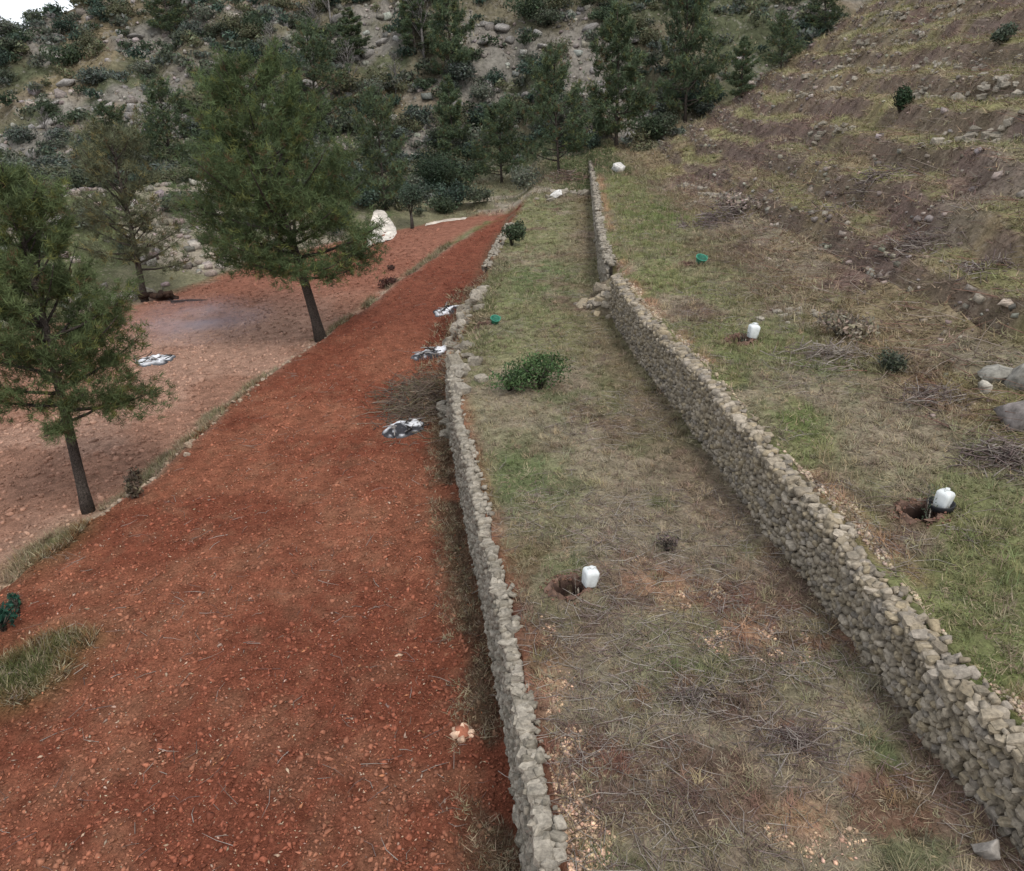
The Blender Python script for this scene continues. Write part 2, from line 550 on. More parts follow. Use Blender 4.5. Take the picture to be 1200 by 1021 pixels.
M_WALLPALE = stone_mat('pale_wall_stone', [(.215, .195, .165), (.29, .262, .22), (.18, .162, .132), (.34, .31, .265), (.25, .228, .195)])
M_WALLTAN = stone_mat('tan_stone', [(.30, .22, .16), (.36, .28, .21), (.24, .17, .12), (.38, .31, .25)])
M_CORE = plain_mat('wall_core', (.030, .025, .021), 1.0, 10, .4, .05)
M_WHITE = plain_mat('white_plastic', (.60, .62, .61), .45, 9, .16, .35)
M_BLACK = plain_mat('black_plastic', (.02, .02, .022), .5, 5, .2, .3)
M_GREEN = plain_mat('green_plastic', (.035, .22, .14), .45, 5, .2, .4)
M_ASH = vcol_mat('ash', 1.0, 18, .3)
M_ROAD = ground_mat('pale_track', .4, 1.5, (.68, .63, .56), .5, .7, (.48, .42, .36), .2, 6)

# ------------------------------------------------------------------ placed spots that shape the ground
def mid_at(px, py): return at(px, py, 1.5)
JUGS = [(690, 690, 1.5), (1101, 600, 2.82), (881, 399, 2.82)]
JUGP = [hit(px, py) for px, py, z in JUGS]
TUBS = [(820, 310, 2.82), (580, 380, 1.5)]
TUBP = [hit(px, py) for px, py, z in TUBS]
for P in JUGP: HOLES.append((P[0] - .31, P[1] - .03, .23, .5))
for P in TUBP: HOLES.append((P[0] - .42, P[1], .22, .3))

# ------------------------------------------------------------------ terrain meshes
def axis(segs):
    out = [segs[0][0]]
    for a, b, d0, d1 in segs:
        x = a
        while x < b - 1e-6:
            t = (x - a) / (b - a)
            x = min(b, x + d0 + (d1 - d0) * t)
            out.append(x)
    return np.array(out)

gy = axis([(-8, 4, .6, .14), (4, 30, .11, .13), (30, 60, .14, .4), (60, 130, .4, .8), (130, 300, 1.0, 12)])
gxr = axis([(0, 9, .1, .12), (9, 30, .12, .35), (30, 70, .4, 1.2), (70, 160, 1.5, 8)])
gxl = axis([(0, 12, .11, .13), (12, 30, .14, .4), (30, 75, .4, .9), (75, 190, 1.2, 8)])
gx = np.concatenate([-gxl[:0:-1], gxr])
GX, GY = np.meshgrid(gx, gy)
GZ = zf(GX, GY)

def blob(x, y, px, py, z, rx, ry):
    P = at(px, py, z)
    return np.exp(-(((x - P[0]) / rx) ** 2 + ((y - P[1]) / ry) ** 2))

def lerp(a, b, t): return a + (b - a) * t[..., None]

C_RED = np.array([.176, .058, .034]); C_RED2 = np.array([.222, .085, .050]); C_PINK = np.array([.33, .20, .145])
C_GREEN = np.array([.125, .137, .066]); C_DULL = np.array([.195, .18, .108]); C_DRY = np.array([.24, .198, .14])
C_BROWN = np.array([.135, .088, .066]); C_GREY = np.array([.19, .165, .145]); C_ORANGE = np.array([.34, .205, .13])

def turf_colour(x, y):
    n1 = fbm(x * .35, y * .35, 60, 4); n2 = fbm(x * .9, y * .9, 66, 4); n3 = fbm(x * .22 + 5, y * .22, 71, 3)
    c = lerp(np.broadcast_to(C_DRY, x.shape + (3,)), C_DULL, smooth(.40, .58, n1))
    c = lerp(c, C_GREEN, smooth(.52, .68, n2) * smooth(.40, .55, n3) * .8)
    c = lerp(c, C_BROWN, smooth(.54, .66, fbm(x * .55, y * .4, 77, 4)) * .8)
    return c

def ground_colour(x, y):
    xl, xr, xe, xh = XL(y), XR(y), XE(y), XH(y)
    # red field
    n = fbm(x * .5, y * .5, 80, 4); n2 = fbm(x * .15, y * .15, 84, 3)
    red = lerp(np.broadcast_to(C_RED, x.shape + (3,)), C_RED2, smooth(.42, .62, n))
    red = lerp(red, np.array([.215, .118, .072]), smooth(.52, .66, fbm(x * 2.6, y * 1.7, 88, 5)) * .32 * (1 - smooth(20, 32, y)))
    red = lerp(red, np.array([.150, .050, .032]), smooth(26, 34, y) * .75)
    fur = vnoise((x - xe) * 4.2, y * .32, 86)
    red = red * (1 + .22 * (fur[..., None] - .5) * (x > xe)[..., None])
    # lower ground: paler, pinkish
    low = lerp(np.broadcast_to(C_PINK, x.shape + (3,)), np.array([.265, .145, .10]), smooth(.42, .6, fbm(x * .3, y * .3, 90, 4)))
    low = lerp(low, np.array([.205, .083, .054]), smooth(33, 42, y) * .85)
    c = lerp(red, low, 1 - smooth(-.5, .1, x - xe))
    edge = np.exp(-((x - xe + .30) / .40) ** 2) * smooth(12, 18, y) * (1 - smooth(48, 56, y))
    c = lerp(c, np.array([.36, .275, .205]), edge * smooth(.3, .5, fbm(x * 2, y * .8, 92, 3)))
    eg = np.exp(-((x - xe + .35) / .4) ** 2) * smooth(.50, .60, fbm(x * .7, y * .3, 94, 3)) * .7
    eg = np.maximum(eg, blob(x, y, 55, 640, -.2, .7, 1.2) * .9)
    eg = np.maximum(eg, blob(x, y, 30, 790, 0, .7, .8))
    eg = np.maximum(eg, blob(x, y, 75, 755, 0, .6, .4) * .8)
    c = lerp(c, np.array([.095, .115, .045]), np.clip(eg * 1.1, 0, .9))
    # weeds and humus at the foot of the wall
    foot = np.exp(-((x - xl + .25) / .38) ** 2) * smooth(.32, .5, fbm(x * .8, y * .6, 96, 3))
    c = lerp(c, np.array([.11, .082, .052]), foot * .85)
    # terraces
    t = turf_colour(x, y)
    mid = t * 1.0
    mid = lerp(mid, np.array([.17, .172, .082]), np.clip(smooth(11, 26, y) * smooth(.36, .54, fbm(x * .5, y * .35, 101, 3)) * .85, 0, 1))
    mid = lerp(mid, C_BROWN * 1.1, np.clip((1 - smooth(7.5, 11, y)) * smooth(.40, .6, fbm(x * .6, y * .6, 104, 4)) * .9, 0, 1))
    mid = lerp(mid, np.array([.17, .085, .06]), np.clip((1 - smooth(9, 14, y)) * smooth(.54, .64, fbm(x * 1.1, y * 1.1, 106, 4)) * .75, 0, 1))
    mid = lerp(mid, C_BROWN, np.exp(-((x - xr + .6) / .8) ** 2) * .55 * smooth(10, 14, y))
    for px, py, rx, ry in [(775, 690, .5, .5), (875, 745, .55, .4), (940, 955, .35, .3), (640, 790, .25, .6), (905, 370, 1., 1.2)]:
        mid = lerp(mid, C_ORANGE, np.clip(blob(x, y, px, py, 1.5, rx, ry) * smooth(.36, .52, fbm(x * 2.2, y * 2.2, 107, 3)), 0, .85))
    for px, py, rx, ry in [(605, 555, .9, 1.6), (690, 815, .16, .2), (1040, 890, .25, .5), (770, 590, .3, .5), (690, 1000, .2, .25), (640, 330, 1.8, 5)]:
        mid = lerp(mid, np.array([.105, .135, .055]), np.clip(blob(x, y, px, py, 1.5, rx, ry) * smooth(.3, .6, fbm(x * 1.4, y * 1.4, 109, 3)), 0, .75))
    up = lerp(t, np.array([.165, .175, .075]), np.clip((1 - smooth(1.5, 5.5, x - xr)) * smooth(.36, .54, fbm(x * .6, y * .4, 110, 3)) * .9, 0, 1))
    up = lerp(up, C_ORANGE, np.exp(-((x - xr - .62) / .2) ** 2) * smooth(.40, .55, fbm(x * .8, y * .8, 113, 3)) * .9)
    for px, py, rx, ry in [(1165, 780, .6, .6), (930, 480, .6, .9), (1190, 830, .4, .4), (780, 250, 2, 6)]:
        up = lerp(up, np.array([.125, .155, .055]), np.clip(blob(x, y, px, py, 2.82, rx, ry) * smooth(.3, .6, fbm(x * 1.1, y * 1.1, 112, 3)), 0, .8))
    c = lerp(c, mid, smooth(-.1, .5, x - xl - .2 + .5 * (slump_of(y)) * (fbm(x * 1.5, y * 1.5, 115) - .5)))
    c = lerp(c, up, smooth(.1, .35, x - xr))
    # hillside
    hc = lerp(np.broadcast_to(np.array([.205, .160, .098]), x.shape + (3,)), np.array([.195, .175, .085]), smooth(.44, .6, fbm(x * .2, y * .2, 120, 4)))
    hc = lerp(hc, np.array([.15, .102, .084]), smooth(.47, .60, fbm(x * .16 + 7, y * .16, 124, 5)) * .95)
    hc = lerp(hc, np.array([.21, .175, .14]), smooth(.56, .68, fbm(x * .4, y * .4, 128, 4)) * .6)
    hs = hill_step(x, y)
    riser = smooth(.42, .55, hs) * (1 - smooth(.82, .95, hs))
    hc = lerp(hc, np.array([.195, .185, .088]), (1 - riser) * (hs > .01) * smooth(.38, .54, fbm(x * .3, y * .3, 126, 4)) * .8)
    hc = lerp(hc, np.array([.14, .102, .085]), riser * .78 * smooth(.3, .5, fbm(x * .35, y * .35, 129, 3)))
    hc = lerp(hc, np.array([.26, .11, .07]), np.clip(blob(x, y, 945, 375, 3.2, 1.0, 1.6) + .8 * blob(x, y, 1060, 330, 5, 1.2, 1.5), 0, .8))
    c = lerp(c, hc, smooth(-.8, 1.2, x - xh + 1.4 * (fbm(x * .5, y * .5, 131) - .5)))
    # beyond the fields and the far bank
    rest = lerp(np.broadcast_to(np.array([.15, .14, .085]), x.shape + (3,)), np.array([.085, .095, .045]), smooth(.45, .58, fbm(x * .12, y * .12, 135, 4)))
    rest = lerp(rest, np.array([.27, .23, .185]), smooth(.54, .64, fbm(x * .3, y * .3, 139, 5)) * .8 * (y < 66))
    bank = smooth(-1.2, .6, np.interp(y, *_B) - x + 2 * (fbm(x * .4, y * .4, 141) - .5)) * (x < xl)
    c = lerp(c, rest, np.maximum(bank, smooth(56, 60, y) * (x < xh - .5)))
    mo = lerp(np.broadcast_to(np.array([.105, .092, .062]), x.shape + (3,)), np.array([.07, .075, .043]), smooth(.42, .56, fbm(x * .09, y * .09, 150, 4)))
    mo = lerp(mo, np.array([.175, .158, .14]), smooth(.49, .60, fbm(x * .14, y * .2, 154, 5)) * .8)
    mo = lerp(mo, np.array([.18, .135, .085]), smooth(.56, .66, fbm(x * .07, y * .1, 158, 4)) * .6)
    c = lerp(c, mo, smooth(74, 82, y))
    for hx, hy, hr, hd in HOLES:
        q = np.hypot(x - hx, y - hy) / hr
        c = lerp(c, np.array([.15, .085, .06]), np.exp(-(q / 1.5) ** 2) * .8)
        c = lerp(c, np.array([.022, .013, .011]), (1 - smooth(.85, 1.15, q)) * .95)  # shade of the hole put into the colour, over dark moist soil
    return c

def slump_of(y): return smooth(22.2, 24.0, y) * (1 - smooth(36.0, 38.0, y)) + smooth(50, 53, y)

GC = ground_colour(GX, GY)
ny, nx = GX.shape
idx = np.arange(ny * nx).reshape(ny, nx)
Q = np.stack([idx[:-1, :-1], idx[:-1, 1:], idx[1:, 1:], idx[1:, :-1]], -1).reshape(-1, 4)
cx = .25 * (GX[:-1, :-1] + GX[:-1, 1:] + GX[1:, 1:] + GX[1:, :-1]).ravel()
cy = .5 * (GY[:-1, :-1] + GY[1:, :-1]).ravel()
zone = np.zeros(len(Q), int)
zone[(cx > XL(cy) + .22)] = 2
zone[(cx > XR(cy) + .28)] = 3
zone[(cx > XH(cy)) & (cy < 80)] = 4
zone[(cx < XE(cy))] = 1
zone[(zone == 1) & (np.interp(cy, *_B) > cx)] = 5
zone[(cy > 58) & (zone < 4)] = 5
zone[cy > 80] = 6
VV = np.stack([GX, GY, GZ], -1).reshape(-1, 3)
CV = GC.reshape(-1, 3)
for z_, nm, mt_, lb in [(0, 'red_field', M_RED, 'bare red tilled soil field'),
                        (1, 'lower_field', M_RED, 'paler pinkish bare ground below the low earth edge'),
                        (2, 'middle_terrace', M_GRASS, 'grassy terrace between the two dry stone walls'),
                        (3, 'upper_terrace', M_GRASS, 'grassy terrace above the taller dry stone wall'),
                        (4, 'hillside', M_HILL, 'cleared hillside rising above the upper terrace'),
                        (5, 'valley_ground', M_HILL, 'rough scrubby ground beyond the fields'),
                        (6, 'mountain', M_MOUNT, 'rocky mountainside covered in scrub')]:
    q = Q[zone == z_]
    u, inv = np.unique(q, return_inverse=True)
    struct(mk(nm, VV[u], inv.reshape(-1, 4), mt_, None, CV[u], True), lb)

# ------------------------------------------------------------------ dry stone walls
STONES = []
for i in range(10):
    r = np.random.default_rng(300 + i)
    V = STV * (1 + .20 * r.uniform(-1, 1, STV.shape)) + .10 * r.uniform(-1, 1, STV.shape)
    STONES.append(V)

def stone_mesh(i, mat, cache={}):
    k = (i, mat.name)
    if k not in cache:
        me = bpy.data.meshes.new('stone')
        me.from_pydata([tuple(v) for v in STONES[i]], [], [tuple(f) for f in STF])
        me.materials.append(mat)
        cache[k] = me
    return cache[k]

def place_stones(root, lst, mat, nparts):
    """lst of (centre, half sizes, euler, variant); the ones that show largest become parts, the rest one mesh"""
    P = np.array([s[0] for s in lst]); S = np.array([s[1] for s in lst])
    u, v, d = proj(P)
    vis = (u > -30) & (u < W + 30) & (v > -30) & (v < H + 40)
    area = np.where(vis, S[:, 0] * S[:, 2] / d ** 2, 0)
    order = np.argsort(-area)
    big = set(order[:nparts].tolist())
    acc = Acc()
    for i, (c, s, e, k) in enumerate(lst):
        if i in big:
            from_mesh('stone', stone_mesh(k, mat), root, c, e, s)
        else:
            acc.add((STONES[k] * s) @ rotm(*e).T + c, STF)
    if acc.n:
        o = acc.build('stones', mat, root)
        o['kind'] = 'stuff'

def build_wall(name, label, y0, y1, xf, zb, zt, thick, batter, size, mat, nparts, seed, capsize=1.0, ragged=0.1, endtaper=0.0):
    r = np.random.default_rng(seed)
    root = thing(name, label, 'stone wall')
    root['kind'] = 'thing'
    lst = []
    ys = np.arange(y0, y1, .25)
    # dark core that fills the joints
    V, Fc = [], []
    def top(y):
        t = float(zt(y)) - ragged * (vnoise(y * .9, 0, seed) ** 2)
        if endtaper: t -= (t - float(zb(y))) * .55 * smooth(y1 - endtaper, y1, y)
        return float(t)
    for i, y in enumerate(ys):
        x = float(xf(y)); b = float(zb(y)) - .3; t = top(y) - .07
        h = t - float(zb(y))
        co = min(.15, thick * .4)
        V += [(x + co, y, b), (x + co + batter * h, y, t), (x + thick - .08, y, t), (x + thick - .02, y, b)]
    for i in range(len(ys) - 1):
        a = 4 * i
        for j in range(3): Fc.append((a + j, a + j + 1, a + j + 5, a + j + 4))
    Fc.append((0, 3, 2, 1)); k = 4 * (len(ys) - 1); Fc.append((k, k + 1, k + 2, k + 3))
    mk('core', np.array(V), Fc, M_CORE, root)
    # face stones in loose courses
    y = y0
    zoff = -.08
    course = 0
    hmax = max(float(zt(q) - zb(q)) for q in ys)
    while zoff < hmax + .02:
        hc = size * r.uniform(.62, .95)
        y = y0 + r.uniform(0, .1)
        while y < y1:
            big = r.random() < .10
            l = size * r.uniform(.55, 1.5) * (1.7 if big else 1)
            hh = hc * r.uniform(.75, 1.25) * (1.35 if big else 1)
            yy = y + l / 2
            zc = float(zb(yy)) + zoff + hc / 2 + r.normal(0, size * .11)
            if zc < top(yy) - .02:
                xx = float(xf(yy)) + batter * max(0, zc - float(zb(yy))) + .09 + r.normal(0, .022)
                lst.append((np.array([xx, yy, zc]), np.array([r.uniform(.07, .10), l * .46, hh * .45]),
                            (r.normal(0, .22), r.normal(0, .14), r.normal(0, .12)), int(r.integers(10))))
            y += l * r.uniform(.94, 1.06)
        zoff += hc * .95
        course += 1
    # back course near the top and coping stones
    for rowx, sc in ((.13, 1.0), (thick - .1, .85)):
        y = y0
        while y < y1:
            l = size * capsize * r.uniform(.8, 1.9) * sc
            yy = y + l / 2
            h = top(yy) - float(zb(yy))
            xx = float(xf(yy)) + batter * h * (1 - rowx / thick) + rowx + r.normal(0, .03)
            lst.append((np.array([xx, yy, top(yy) - .03 + r.normal(0, .025)]), np.array([r.uniform(.05, .12), l * .52, r.uniform(.035, .08)]),
                        (r.normal(0, .15), r.normal(0, .15), r.normal(0, .3)), int(r.integers(10))))
            y += l * r.uniform(.9, 1.1)
    # loose small stones on top
    for _ in range(int((y1 - y0) * 11)):
        yy = r.uniform(y0, y1); h = top(yy) - float(zb(yy))
        s = r.uniform(.025, .06)
        lst.append((np.array([float(xf(yy)) + batter * h + r.uniform(.10, thick + .02), yy, top(yy) + .01 + r.normal(0, .02)]),
                    np.array([s, s * r.uniform(.8, 1.6), s * .7]), (r.normal(0, .5), r.normal(0, .5), r.uniform(0, 3)), int(r.integers(10))))
    place_stones(root, lst, mat, nparts)
    return root

def z_up(y): return z_mid(y) + wall_h(y)
build_wall('dry_stone_wall', 'tall grey dry stone wall between the grassy middle terrace and the upper terrace', 2.0, 26.6,
           XR, z_mid, lambda y: z_up(y) + .03, .35, .05, .106, M_WALL, 300, 501, .95)
build_wall('dry_stone_wall', 'dry stone wall standing along the edge of the red soil field', 2.0, 22.9,
           XL, z_red, lambda y: z_mid(y) + .05 - .1 * smooth(18, 22.9, y), .26, .055, .112, M_WALLPALE, 300, 502, .9, .16, 1.5)
build_wall('dry_stone_wall', 'narrow stretch of dry stone wall leading up to the white boulder under the pines', 28.6, 75.0,
           XR, z_mid, lambda y: z_up(y) + .06, .36, .04, .26, M_WALLPALE, 120, 503, 1.2, .25, 4.0)
build_wall('dry_stone_wall', 'short low remnant of dry stone wall at the red field beside the small bush', 36.5, 51.0,
           XL, z_red, lambda y: z_mid(y) + .04, .50, .05, .2, M_WALLPALE, 120, 504, 1.2, .3, 4.0)


# ------------------------------------------------------------------ scattering helpers
def sample(n, x0, x1, y0, y1, ok, p=1.4, ref=10.0, seed=0):
    """n ground points; nearer ground is strewn more densely, as it is worth more pieces"""
    r = np.random.default_rng(seed)
    out = []
    got = 0
    while got < n:
        m = n * 4
        x = r.uniform(x0, x1, m); y = r.uniform(y0, y1, m)
        d = np.hypot(np.hypot(x, y), 6)
        keep = r.random(m) < np.minimum(1, (ref / d) ** p)
        keep &= ok(x, y)
        q = np.stack([x[keep], y[keep]], -1)
        out.append(q); got += len(q)
    q = np.concatenate(out)[:n]
    return np.column_stack([q, zf(q[:, 0], q[:, 1])])

def in_frame(x, y, z=1.0, pad=.08):
    q = (np.stack([x, y, z + 0 * x], -1) - CC) @ CR
    u = q[:, 0] / -q[:, 2]; v = q[:, 1] / -q[:, 2]
    return (-q[:, 2] > 0) & (np.abs(u) < .638 + pad * 2) & (np.abs(v) < .543 + pad * 2)

def jcol(base, n, r, amt=.25):
    return np.asarray(base) * (1 + amt * r.uniform(-1, 1, (n, 1))) * (1 + .08 * r.uniform(-1, 1, (n, 3)))

def stuff(o, label, cat=None):
    o['kind'] = 'stuff'; o['label'] = label
    if cat: o['category'] = cat
    return o

R8 = np.random.default_rng(88)

# ------------------------------------------------------------------ red field: clods, chips
def on_red(x, y): return (x < XL(y) - .05) & (x > XE(y) + .1) & (y < 55) & in_frame(x, y, 0.)
def on_low(x, y): return (x < XE(y) - .1) & (np.interp(y, *_B) < x) & (y < 54) & in_frame(x, y, 0.)
P = sample(24000, -14, 1.5, 5.5, 54, on_red, 1.3, 9, 201)
s = R8.gamma(1.6, .009, len(P)) + .010
s = np.clip(s * (1 + .012 * P[:, 1]), .01, .065)
c = ground_colour(P[:, 0], P[:, 1]) * R8.uniform(.7, 1.6, (len(P), 1))
stuff(scatter_solid('soil_clods', OCT, P + np.array([0, 0, .006]), np.column_stack([s * 1.2, s * R8.uniform(.5, 1.1, len(P)), s * .5]), M_CLOD, c, 11, .5, .8),
      'loose red clods strewn over the tilled field', 'soil')
P = sample(12000, -14, 1.5, 5.5, 50, on_red, 1.3, 9, 202)
s = R8.gamma(1.5, .0055, len(P)) + .007
nn = fbm(P[:, 0] * .5, P[:, 1] * .5, 230, 4)
keep = nn > .36; P, s = P[keep], s[keep]
c = np.where(R8.random((len(P), 1)) < .55, jcol((.29, .12, .065), len(P), R8, .4), jcol((.36, .25, .18), len(P), R8, .4))
stuff(scatter_solid('stone_chips', OCT, P + np.array([0, 0, .008]), np.column_stack([s * 1.4, s * .6, s * .35]), M_CLOD, c, 12, .5, .6),
      'pale stone and wood chips lying on the red soil', 'chips')
P = sample(9000, -40, -4, 8, 53, on_low, 1.2, 14, 203)
s = R8.gamma(2.2, .014, len(P)) + .015
s *= (1 + .012 * P[:, 1])
c = ground_colour(P[:, 0], P[:, 1]) * R8.uniform(.65, 1.4, (len(P), 1))
stuff(scatter_solid('soil_clods', OCT, P + np.array([0, 0, .006]), np.column_stack([s, s * .8, s * .6]), M_CLOD, c, 13, .35, .8),
      'loose pinkish clods on the lower bare ground', 'soil')

# ------------------------------------------------------------------ grass on the terraces and the hillside
def on_mid(x, y): return (x > XL(y) + .38) & (x < XR(y) - .02) & (y < 80) & in_frame(x, y, 1.5)
def on_up(x, y): return (x > XR(y) + .46) & (x < XH(y) + 1.0) & (y < 80) & in_frame(x, y, 2.9)
def on_hill(x, y): return (x > XH(y) - .5) & (y < 72) & in_frame(x, y, 5.0, .25)
HX = np.array([[h[0], h[1]] for h in HOLES])
def off_holes(P):
    d = np.min(np.hypot(P[:, None, 0] - HX[None, :, 0], P[:, None, 1] - HX[None, :, 1]), 1)
    return P[d > .36]

def grass(name, label, P, npb, lmin, lmax, wid, up_lo, up_hi, seed, tint=1.0, green_boost=.0):
    r = np.random.default_rng(seed)
    P = off_holes(P)
    n = len(P)
    g = ground_colour(P[:, 0], P[:, 1])
    g = g * tint * r.uniform(.7, 1.45, (n, 1)) * (1 + .08 * r.uniform(-1, 1, (n, 3)))
    straw = r.random(n) < .30
    g[straw] = jcol((.30, .245, .16), straw.sum(), r, .35)
    gr = (g[:, 1] > g[:, 0] * .98)
    ln = r.uniform(lmin, lmax, n) * (1 + .014 * P[:, 1]); w = wid * (1 + .03 * P[:, 1]) * np.ones(n)
    up = np.where(gr, r.uniform(up_lo + .15, up_hi + .15, n), r.uniform(up_lo, up_hi, n))
    V, own = blades(P, npb, ln, w, up, seed + 1)
    Fc = np.arange(len(V)).reshape(-1, 3)
    cb = g[own] * r.uniform(.8, 1.2, (len(own), 1))
    cc = np.repeat(cb, 3, 0)
    return stuff(mk(name, V, Fc, M_BLADE, None, cc), label, 'grass')

grass('grass', 'short dry and green grass covering the middle terrace', sample(23000, -3, 12, 4, 78, on_mid, 1.3, 8, 211), 6, .05, .13, .010, .10, .55, 221)
grass('grass', 'short grass covering the upper terrace above the tall wall', sample(20000, 3.5, 16, 4, 78, on_up, 1.2, 9, 212), 6, .06, .15, .012, .15, .6, 222)
grass('grass', 'tussocks of dry yellowish grass over the cleared hillside', sample(29000, 7, 50, 6, 72, on_hill, 1.0, 14, 213), 6, .12, .30, .018, .10, .6, 223)
def on_edge(x, y):
    e = x - XE(y) + .35
    k = np.exp(-(e / .4) ** 2) * smooth(.50, .58, fbm(x * .7, y * .3, 94, 3))
    k = np.maximum(k, blob(x, y, 55, 640, -.2, .7, 1.2)); k = np.maximum(k, blob(x, y, 30, 790, 0, .7, .8)); k = np.maximum(k, blob(x, y, 75, 755, 0, .6, .4) * .8)
    return (k > .35) & (y < 50)
grass('grass', 'green weeds along the low earth edge between the two red fields', sample(4200, -14, -3, 8, 50, on_edge, 1.0, 14, 214), 7, .10, .22, .016, .35, .75, 224, .95)
def on_foot(x, y): return (x > XL(y) - .75) & (x < XL(y) - .02) & (fbm(x * .8, y * .6, 96, 3) > .40) & (y < 24)
grass('grass', 'dull weeds growing along the foot of the field wall', sample(3200, -3.5, .6, 5, 24, on_foot, .8, 9, 215), 6, .06, .16, .010, .2, .6, 225, .95)
def on_slump(x, y): return (np.abs(x - XL(y)) < 1.3) & (y > 22.5) & (y < 36.5)
grass('grass', 'withered grass on the slumped bank where the field wall has fallen', sample(2600, -5, 2, 22, 37, on_slump, .8, 9, 216), 6, .10, .22, .02, .15, .6, 226, .9)

# ------------------------------------------------------------------ dead twigs
def twigs(name, label, P, lmin, lmax, rad, seed, cols=((.20, .165, .14), (.135, .095, .085), (.27, .235, .205)), rise=.12):
    r = np.random.default_rng(seed)
    P = off_holes(P)
    n = len(P)
    az = r.uniform(0, 2 * math.pi, n); L = r.uniform(lmin, lmax, n); el = np.abs(r.normal(0, rise, n))
    D = np.stack([np.cos(az) * np.cos(el), np.sin(az) * np.cos(el), np.sin(el)], -1)
    S = np.stack([-np.sin(az), np.cos(az), 0 * az], -1)
    p0 = P + np.array([0, 0, .015])
    p1 = p0 + D * (L * .5)[:, None] + S * (L * r.normal(0, .12, n))[:, None] + np.array([0, 0, .02]) * r.random((n, 1))
    p2 = p0 + D * L[:, None] + S * (L * r.normal(0, .15, n))[:, None] * .6
    rr = rad * r.uniform(.6, 1.4, n)
    U = np.array([0, 0, 1.0])
    rings = []
    for p, k in ((p0, 1.0), (p1, .75), (p2, .35)):
        w = (rr * k)[:, None]
        rings.append(np.stack([p - S * w, p + S * w, p + U * w * 1.6], 1))
    V = np.concatenate(rings, 1)                       # n,9,3
    base = []
    for i in range(2):
        for j in range(3):
            a, b = i * 3 + j, i * 3 + (j + 1) % 3
            base += [(a, b, b + 3), (a, b + 3, a + 3)]
    Fc = np.array(base)[None] + (np.arange(n) * 9)[:, None, None]
    c = np.array(cols)[r.integers(len(cols), size=n)] * r.uniform(.75, 1.3, (n, 1))
    return stuff(mk(name, V.reshape(-1, 3), Fc.reshape(-1, 3), M_TWIG, None, np.repeat(c, 9, 0)), label, 'twigs')

def patchy(f, seed, sc, lo): return lambda x, y: f(x, y) & (fbm(x * sc, y * sc, seed, 3) > lo)
twigs('twigs', 'dead grey twigs strewn over the middle terrace',
      sample(4200, -3, 12, 4, 60, lambda x, y: on_mid(x, y) & (fbm(x * .55, y * .55, 240, 3) + .16 * (y < 9.5) > .52), 1.3, 7, 241), .12, .55, .0045, 242)
twigs('twigs', 'pale tangled brushwood in patches at the near end of the middle terrace',
      sample(1300, -1, 6, 4, 16, lambda x, y: on_mid(x, y) & (fbm(x * .8, y * .8, 253, 3) - .03 * (y - 7) > .50), .8, 7, 254), .10, .45, .0045, 255, ((.30, .265, .235), (.22, .175, .16), (.15, .10, .09)), .22)
twigs('twigs', 'dead brushwood lying on the upper terrace', sample(1800, 3.5, 16, 4, 70, patchy(on_up, 244, .5, .52), 1.3, 8, 245), .15, .6, .005, 246)
twigs('twigs', 'dark cut brushwood strewn over the cleared hillside', sample(6500, 7, 50, 6, 70, patchy(on_hill, 124, .16, .46), 1.0, 14, 247), .3, 1.3, .009, 248,
      ((.15, .10, .078), (.10, .07, .058), (.21, .17, .14), (.17, .095, .07)), .22)
twigs('twigs', 'few thin broken twigs lying on the red field', sample(500, -12, 1, 6, 40, on_red, 1.2, 9, 249), .1, .5, .005, 250)
def on_heap(x, y): return blob(x, y, 490, 462, .2, .75, 1.5) > R8.random(len(x)) * .9
twigs('brush_heap', 'spread heap of cut brush at the gap in the field wall', sample(1400, -7, 1, 18, 32, on_heap, .5, 9, 251), .2, .8, .011, 252,
      ((.12, .088, .068), (.075, .055, .045), (.17, .135, .105), (.10, .085, .05)), .25)['category'] = 'brush'

# ------------------------------------------------------------------ loose stones on the terraces and the hillside
def loose(name, label, P, smin, smax, col, seed, base=OCT, flat=.6, amt=.3):
    r = np.random.default_rng(seed)
    n = len(P)
    s = smin + (smax - smin) * r.random(n) ** 3
    return stuff(scatter_solid(name, base, P + np.array([0, 0, .2]) * s[:, None], np.column_stack([s, s * r.uniform(.6, 1, n), s * flat]), M_ROCK,
                               jcol(col, n, r, amt), seed, .25, .5), label, 'stones')

def chips_ok(x, y):
    k = 0 * x
    for px, py, rx, ry in [(775, 690, .45, .45), (875, 745, .5, .38), (940, 955, .3, .3), (640, 790, .2, .6), (675, 930, .2, .6), (905, 370, .8, 1.2), (660, 1000, .25, .4)]:
        k = np.maximum(k, blob(x, y, px, py, 1.5, rx, ry))
    return on_mid(x, y) & (k ** .5 * smooth(.40, .68, fbm(x * 1.6, y * 1.6, 107, 4)) > .10 + .28 * R8.random(len(x)))
loose('stone_chips', 'pale orange limestone chips scattered on the middle terrace', sample(3600, -3, 8, 4, 32, chips_ok, .8, 9, 261), .010, .040, (.46, .31, .21), 262, OCT, .5, .45)
def chips_up(x, y): return on_up(x, y) & (x - XR(y) < .40 + .75 * np.clip(fbm(x * .8, y * .8, 113, 3) - .25, 0, 1)) & (y < 40)
loose('stone_chips', 'pale rubble packed behind the top of the tall wall', sample(4200, 3, 6, 4, 30, chips_up, .8, 9, 263), .012, .05, (.38, .30, .22), 264)
loose('loose_stones', 'small grey limestone pieces scattered over the cleared hillside', sample(2600, 7, 50, 6, 72, patchy(on_hill, 128, .4, .49), .9, 14, 265), .012, .10, (.23, .19, .15), 266, CUB, .6, .5)
